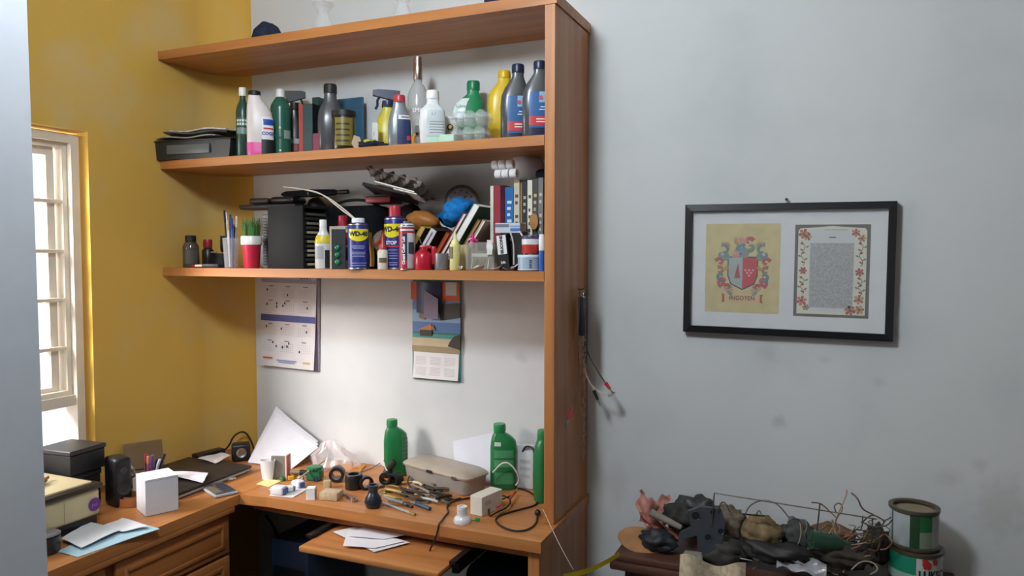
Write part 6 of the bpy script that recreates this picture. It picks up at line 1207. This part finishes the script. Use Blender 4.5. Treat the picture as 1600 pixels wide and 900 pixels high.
# loose wires
wires = [([(1300, 812), (1308, 840), (1311, 862), (1303, 878), (1285, 884), (1250, 868)], 'B8A688', .0035, 'thick cream wire bent through the heap'), ([(1323, 765), (1322, 776), (1310, 800), (1300, 830), (1285, 842)], 'A08460', .0018, 'thin tan wire sticking up beside the rack'),
    ([(1330, 770), (1340, 778), (1346, 795), (1360, 802), (1372, 808)], '5A4438', .0022, 'dark twig-like wire above the rack'), ([(1250, 815), (1252, 838), (1243, 858), (1241, 890)], 'A89A84', .0018, 'pale wire hanging by the slate rag'), ([(1230, 815), (1240, 808), (1252, 815), (1254, 835)], '4A4440', .002, 'dark looped wire above the slate rag'),
    ([(1268, 785), (1283, 786), (1297, 800), (1308, 810)], '6A4A40', .0018, 'brown hooked wire on the rack rod'), ([(1348, 806), (1346, 830), (1335, 826), (1330, 838)], '4E463E', .0018, 'dark wire under the rack rod'), ([(1372, 808), (1382, 814), (1392, 808)], '5A4A42', .0018, 'brown wire reaching to the upper can'),
    ([(1345, 815), (1365, 824), (1385, 822), (1394, 812)], '4A4038', .002, 'dark sagging wire next to the cans'), ([(1290, 850), (1320, 838), (1345, 832), (1365, 838)], '8A5E3C', .0025, 'copper-coloured wire on the rust rag'), ([(1280, 856), (1300, 866), (1330, 872), (1360, 868)], '7A5A40', .0022, 'brown wire lying over the dark tangle'),
    ([(1330, 890), (1345, 876), (1365, 878), (1373, 890), (1360, 897)], '9A8A78', .002, 'pale looped wire at the front of the heap'), ([(1215, 880), (1250, 885), (1290, 895), (1330, 899)], '3A3430', .003, 'black cable along the table front'), ([(1205, 872), (1240, 876), (1280, 880)], '98907E', .0025, 'grey cable in front of the black bag'),
    ([(1258, 812), (1262, 822), (1255, 838), (1268, 848)], '6E665C', .0016, 'fine grey wire in the middle of the heap'), ([(1306, 800), (1302, 790), (1312, 784), (1318, 796), (1304, 812), (1308, 828)], '8A6E5A', .002, 'twisted brown wire around the rack rod'), ([(1315, 830), (1340, 836), (1350, 850), (1330, 858)], '6A4632', .0022, 'rusty looped wire over the dark tangle')]
for k, (pts, c, r, lb) in enumerate(wires):
    Y = -.21-.035*(k % 3); one('loose_wire', lb, 'wire', MB().tube([P(a, b, Y+.012*sin(i*2+k)) for i, (a, b) in enumerate(pts)], r, 6), M(c, .5, var=.1), (0, 0, 0), 0, 'loose wires in the heap')
for k in range(16):
    cx_, cy_ = random.uniform(1290, 1388), random.uniform(815, 888); pts = []; a = random.random()*6.28
    for i in range(7):
        pts.append(P(cx_+random.uniform(6, 20)*cos(a), cy_+random.uniform(4, 14)*sin(a), -.25+.05*random.random())); a += random.uniform(.5, 1.3)
    one('rusty_wire', 'thin rusty wire curling in the tangle beside the paint cans', 'wire', MB().tube(pts, random.choice((.0012, .0016, .002)), 6), M(random.choice(('6A4A36', '8A6A4C', '4A3A30', '9A8468')), .6), (0, 0, 0), 0, 'rusty wires in the tangle')
one('silver_foil', 'crumpled white and silver foil at the front of the heap', 'foil', MB().sheet(lambda u, v: ((u-.5)*.14, (v-.5)*.05, .01*sin(u*13+v*5)+.008*sin(v*17+u*6)), 16, 8, th=.001), M('C2C2C8', .3, metal=.4, var=.2), tuple(P(1252, 883, -.27)), .1, None, (radians(30), 0, 0))
t = thing('green_glass', 'dark green bottle lying in the heap', 'bottle', tuple(P(1298, 848, -.23)), 0, None, (0, radians(100), .4)); MB().lathe([(0, -.06), (.028, -.06), (.030, -.05), (.030, .01), (.014, .04), (.012, .06)], 24).obj('glass', M('2E4A3A', .12, var=.05), t); MB().lathe([(.0135, .055), (.0135, .066), (0, .067)], 16).obj('cap', plastic('1E3A2A'), t)
# paint cans
def paintcan(name, label, px, topy, wpx, Y, zb, zt, tilt):
    q = P(px, topy, Y); r = wpx*dep(q)/F/2; h = zt-zb
    t = thing(name, label, 'paint can', (q.x, Y, zb), face(q.x, Y), None, (radians(tilt[0]), radians(tilt[1]), face(q.x, Y))); 
    MB().lathe([(0, .001), (r*.96, .001), (r*.97, .004), (r*.96, h-.006), (r*.93, h-.006), (r*.93, .006), (0, .006)], 48).obj('can_wall', M('77756A', .35, metal=.6), t)
    MB().lathe([(r*.97, h-.012), (r*1.03, h-.010), (r*1.03, h-.001), (r*.99, h), (r*.84, h-.002), (r*.84, h-.008), (r*.9, h-.012)], 48, cap=False).obj('top_rim', M('5A5346', .4, metal=.5, var=.3), t); MB().lathe([(r*.97, .0), (r*1.03, .001), (r*1.03, .008), (r*.97, .011)], 48).obj('bottom_rim', M('5A5346', .4, metal=.5, var=.3), t)
    return t, r, h
zt_low = P(1432, 850, -.13).z; zb_low = ZS+E_
t, r, h = paintcan('paint_can', 'green and white paint can with red flowers, lower one of the stack', 1431, 851, 76, -.14, zb_low, zt_low, (0, 0)); rr = r*.975
arcpatch(rr, -1.5, 1.5, .012, h-.014).obj('white_label', plastic('C2C2C2', .4), t); arcpatch(rr+.0006, -1.5, .02, .012, h-.014).obj('green_label', plastic('1E8468', .4), t); arcpatch(rr+.0012, -1.5, .0, h*.18, h*.42).obj('pale_streak', plastic('8FB0A4', .4), t); arcpatch(rr+.0012, .35, 1.5, .012, h*.2).obj('green_foot', plastic('2A8A62', .4), t)
def fl(a, z, s):
    for k in range(5):
        an_ = k*2*pi/5+.3; mb = MB().sheet(lambda u, v: ((rr+.002)*sin(a+(s*.55*cos(an_)+s*.5*v*cos(u*2*pi))/rr), -(rr+.002)*cos(a+(s*.55*cos(an_)+s*.5*v*cos(u*2*pi))/rr), z+s*.55*sin(an_)+s*.5*v*sin(u*2*pi)), 10, 1); mb.obj('red_petal', plastic('B4342C', .5), t)
fl(.42, h-.032, .013); fl(.76, h-.024, .009); fl(.34, h-.02, .008)
lettering('LUKSC', .034, plastic('23302C'), t, (0, 0, h-.063), r=rr+.0024, bold=.0014, rz=.66, squash=.8)
t2, r2, h2 = paintcan('paint_can', 'empty open paint can with torn green and white label, upper one of the stack', 1428, 795, 70, -.14, zt_low+.001, P(1428, 795, -.14).z+.012, (0, 0)); rr2 = r2*.975
arcpatch(rr2, -1.5, -.15, .012, h2-.014).obj('white_label', plastic('A2AAAE', .45), t2); arcpatch(rr2+.0005, -.15, .25, .012, h2-.014).obj('dark_green_label', plastic('27452E', .4), t2); arcpatch(rr2+.0005, .25, .8, h2*.5, h2-.014).obj('green_label', plastic('256A3C', .4), t2); arcpatch(rr2+.0005, .25, .8, .012, h2*.5).obj('grey_label', plastic('7E8A7A', .45), t2); arcpatch(rr2+.0005, .8, 1.5, .012, h2-.014).obj('pale_label', plastic('9AA29A', .45), t2); arcpatch(rr2+.0012, -1.05, -.98, .012, h2-.014).obj('label_edge', plastic('4A5450', .45), t2)
MB().lathe([(0, h2-.018), (r2*.92, h2-.018), (r2*.92, h2-.015), (0, h2-.015)], 40).obj('dried_paint', M('8A7C66', .8, var=.2), t2)
# yellow tape
p0, p1 = P(967, 866, -.315), P(880, 901, -.62)
d_ = p1-p0
one('yellow_strap', 'yellow strap stretched from the side table towards the desk', 'strap', MB().sheet(lambda u, v: tuple(p0+d_*u+Vector((0, 0, (v-.5)*.016-.012*sin(u*pi)))), 12, 2).sheet(lambda u, v: tuple(p0+d_*u+Vector((0, .0015, (v-.5)*.016-.012*sin(u*pi)))), 12, 2), plastic('EAD530', .4))
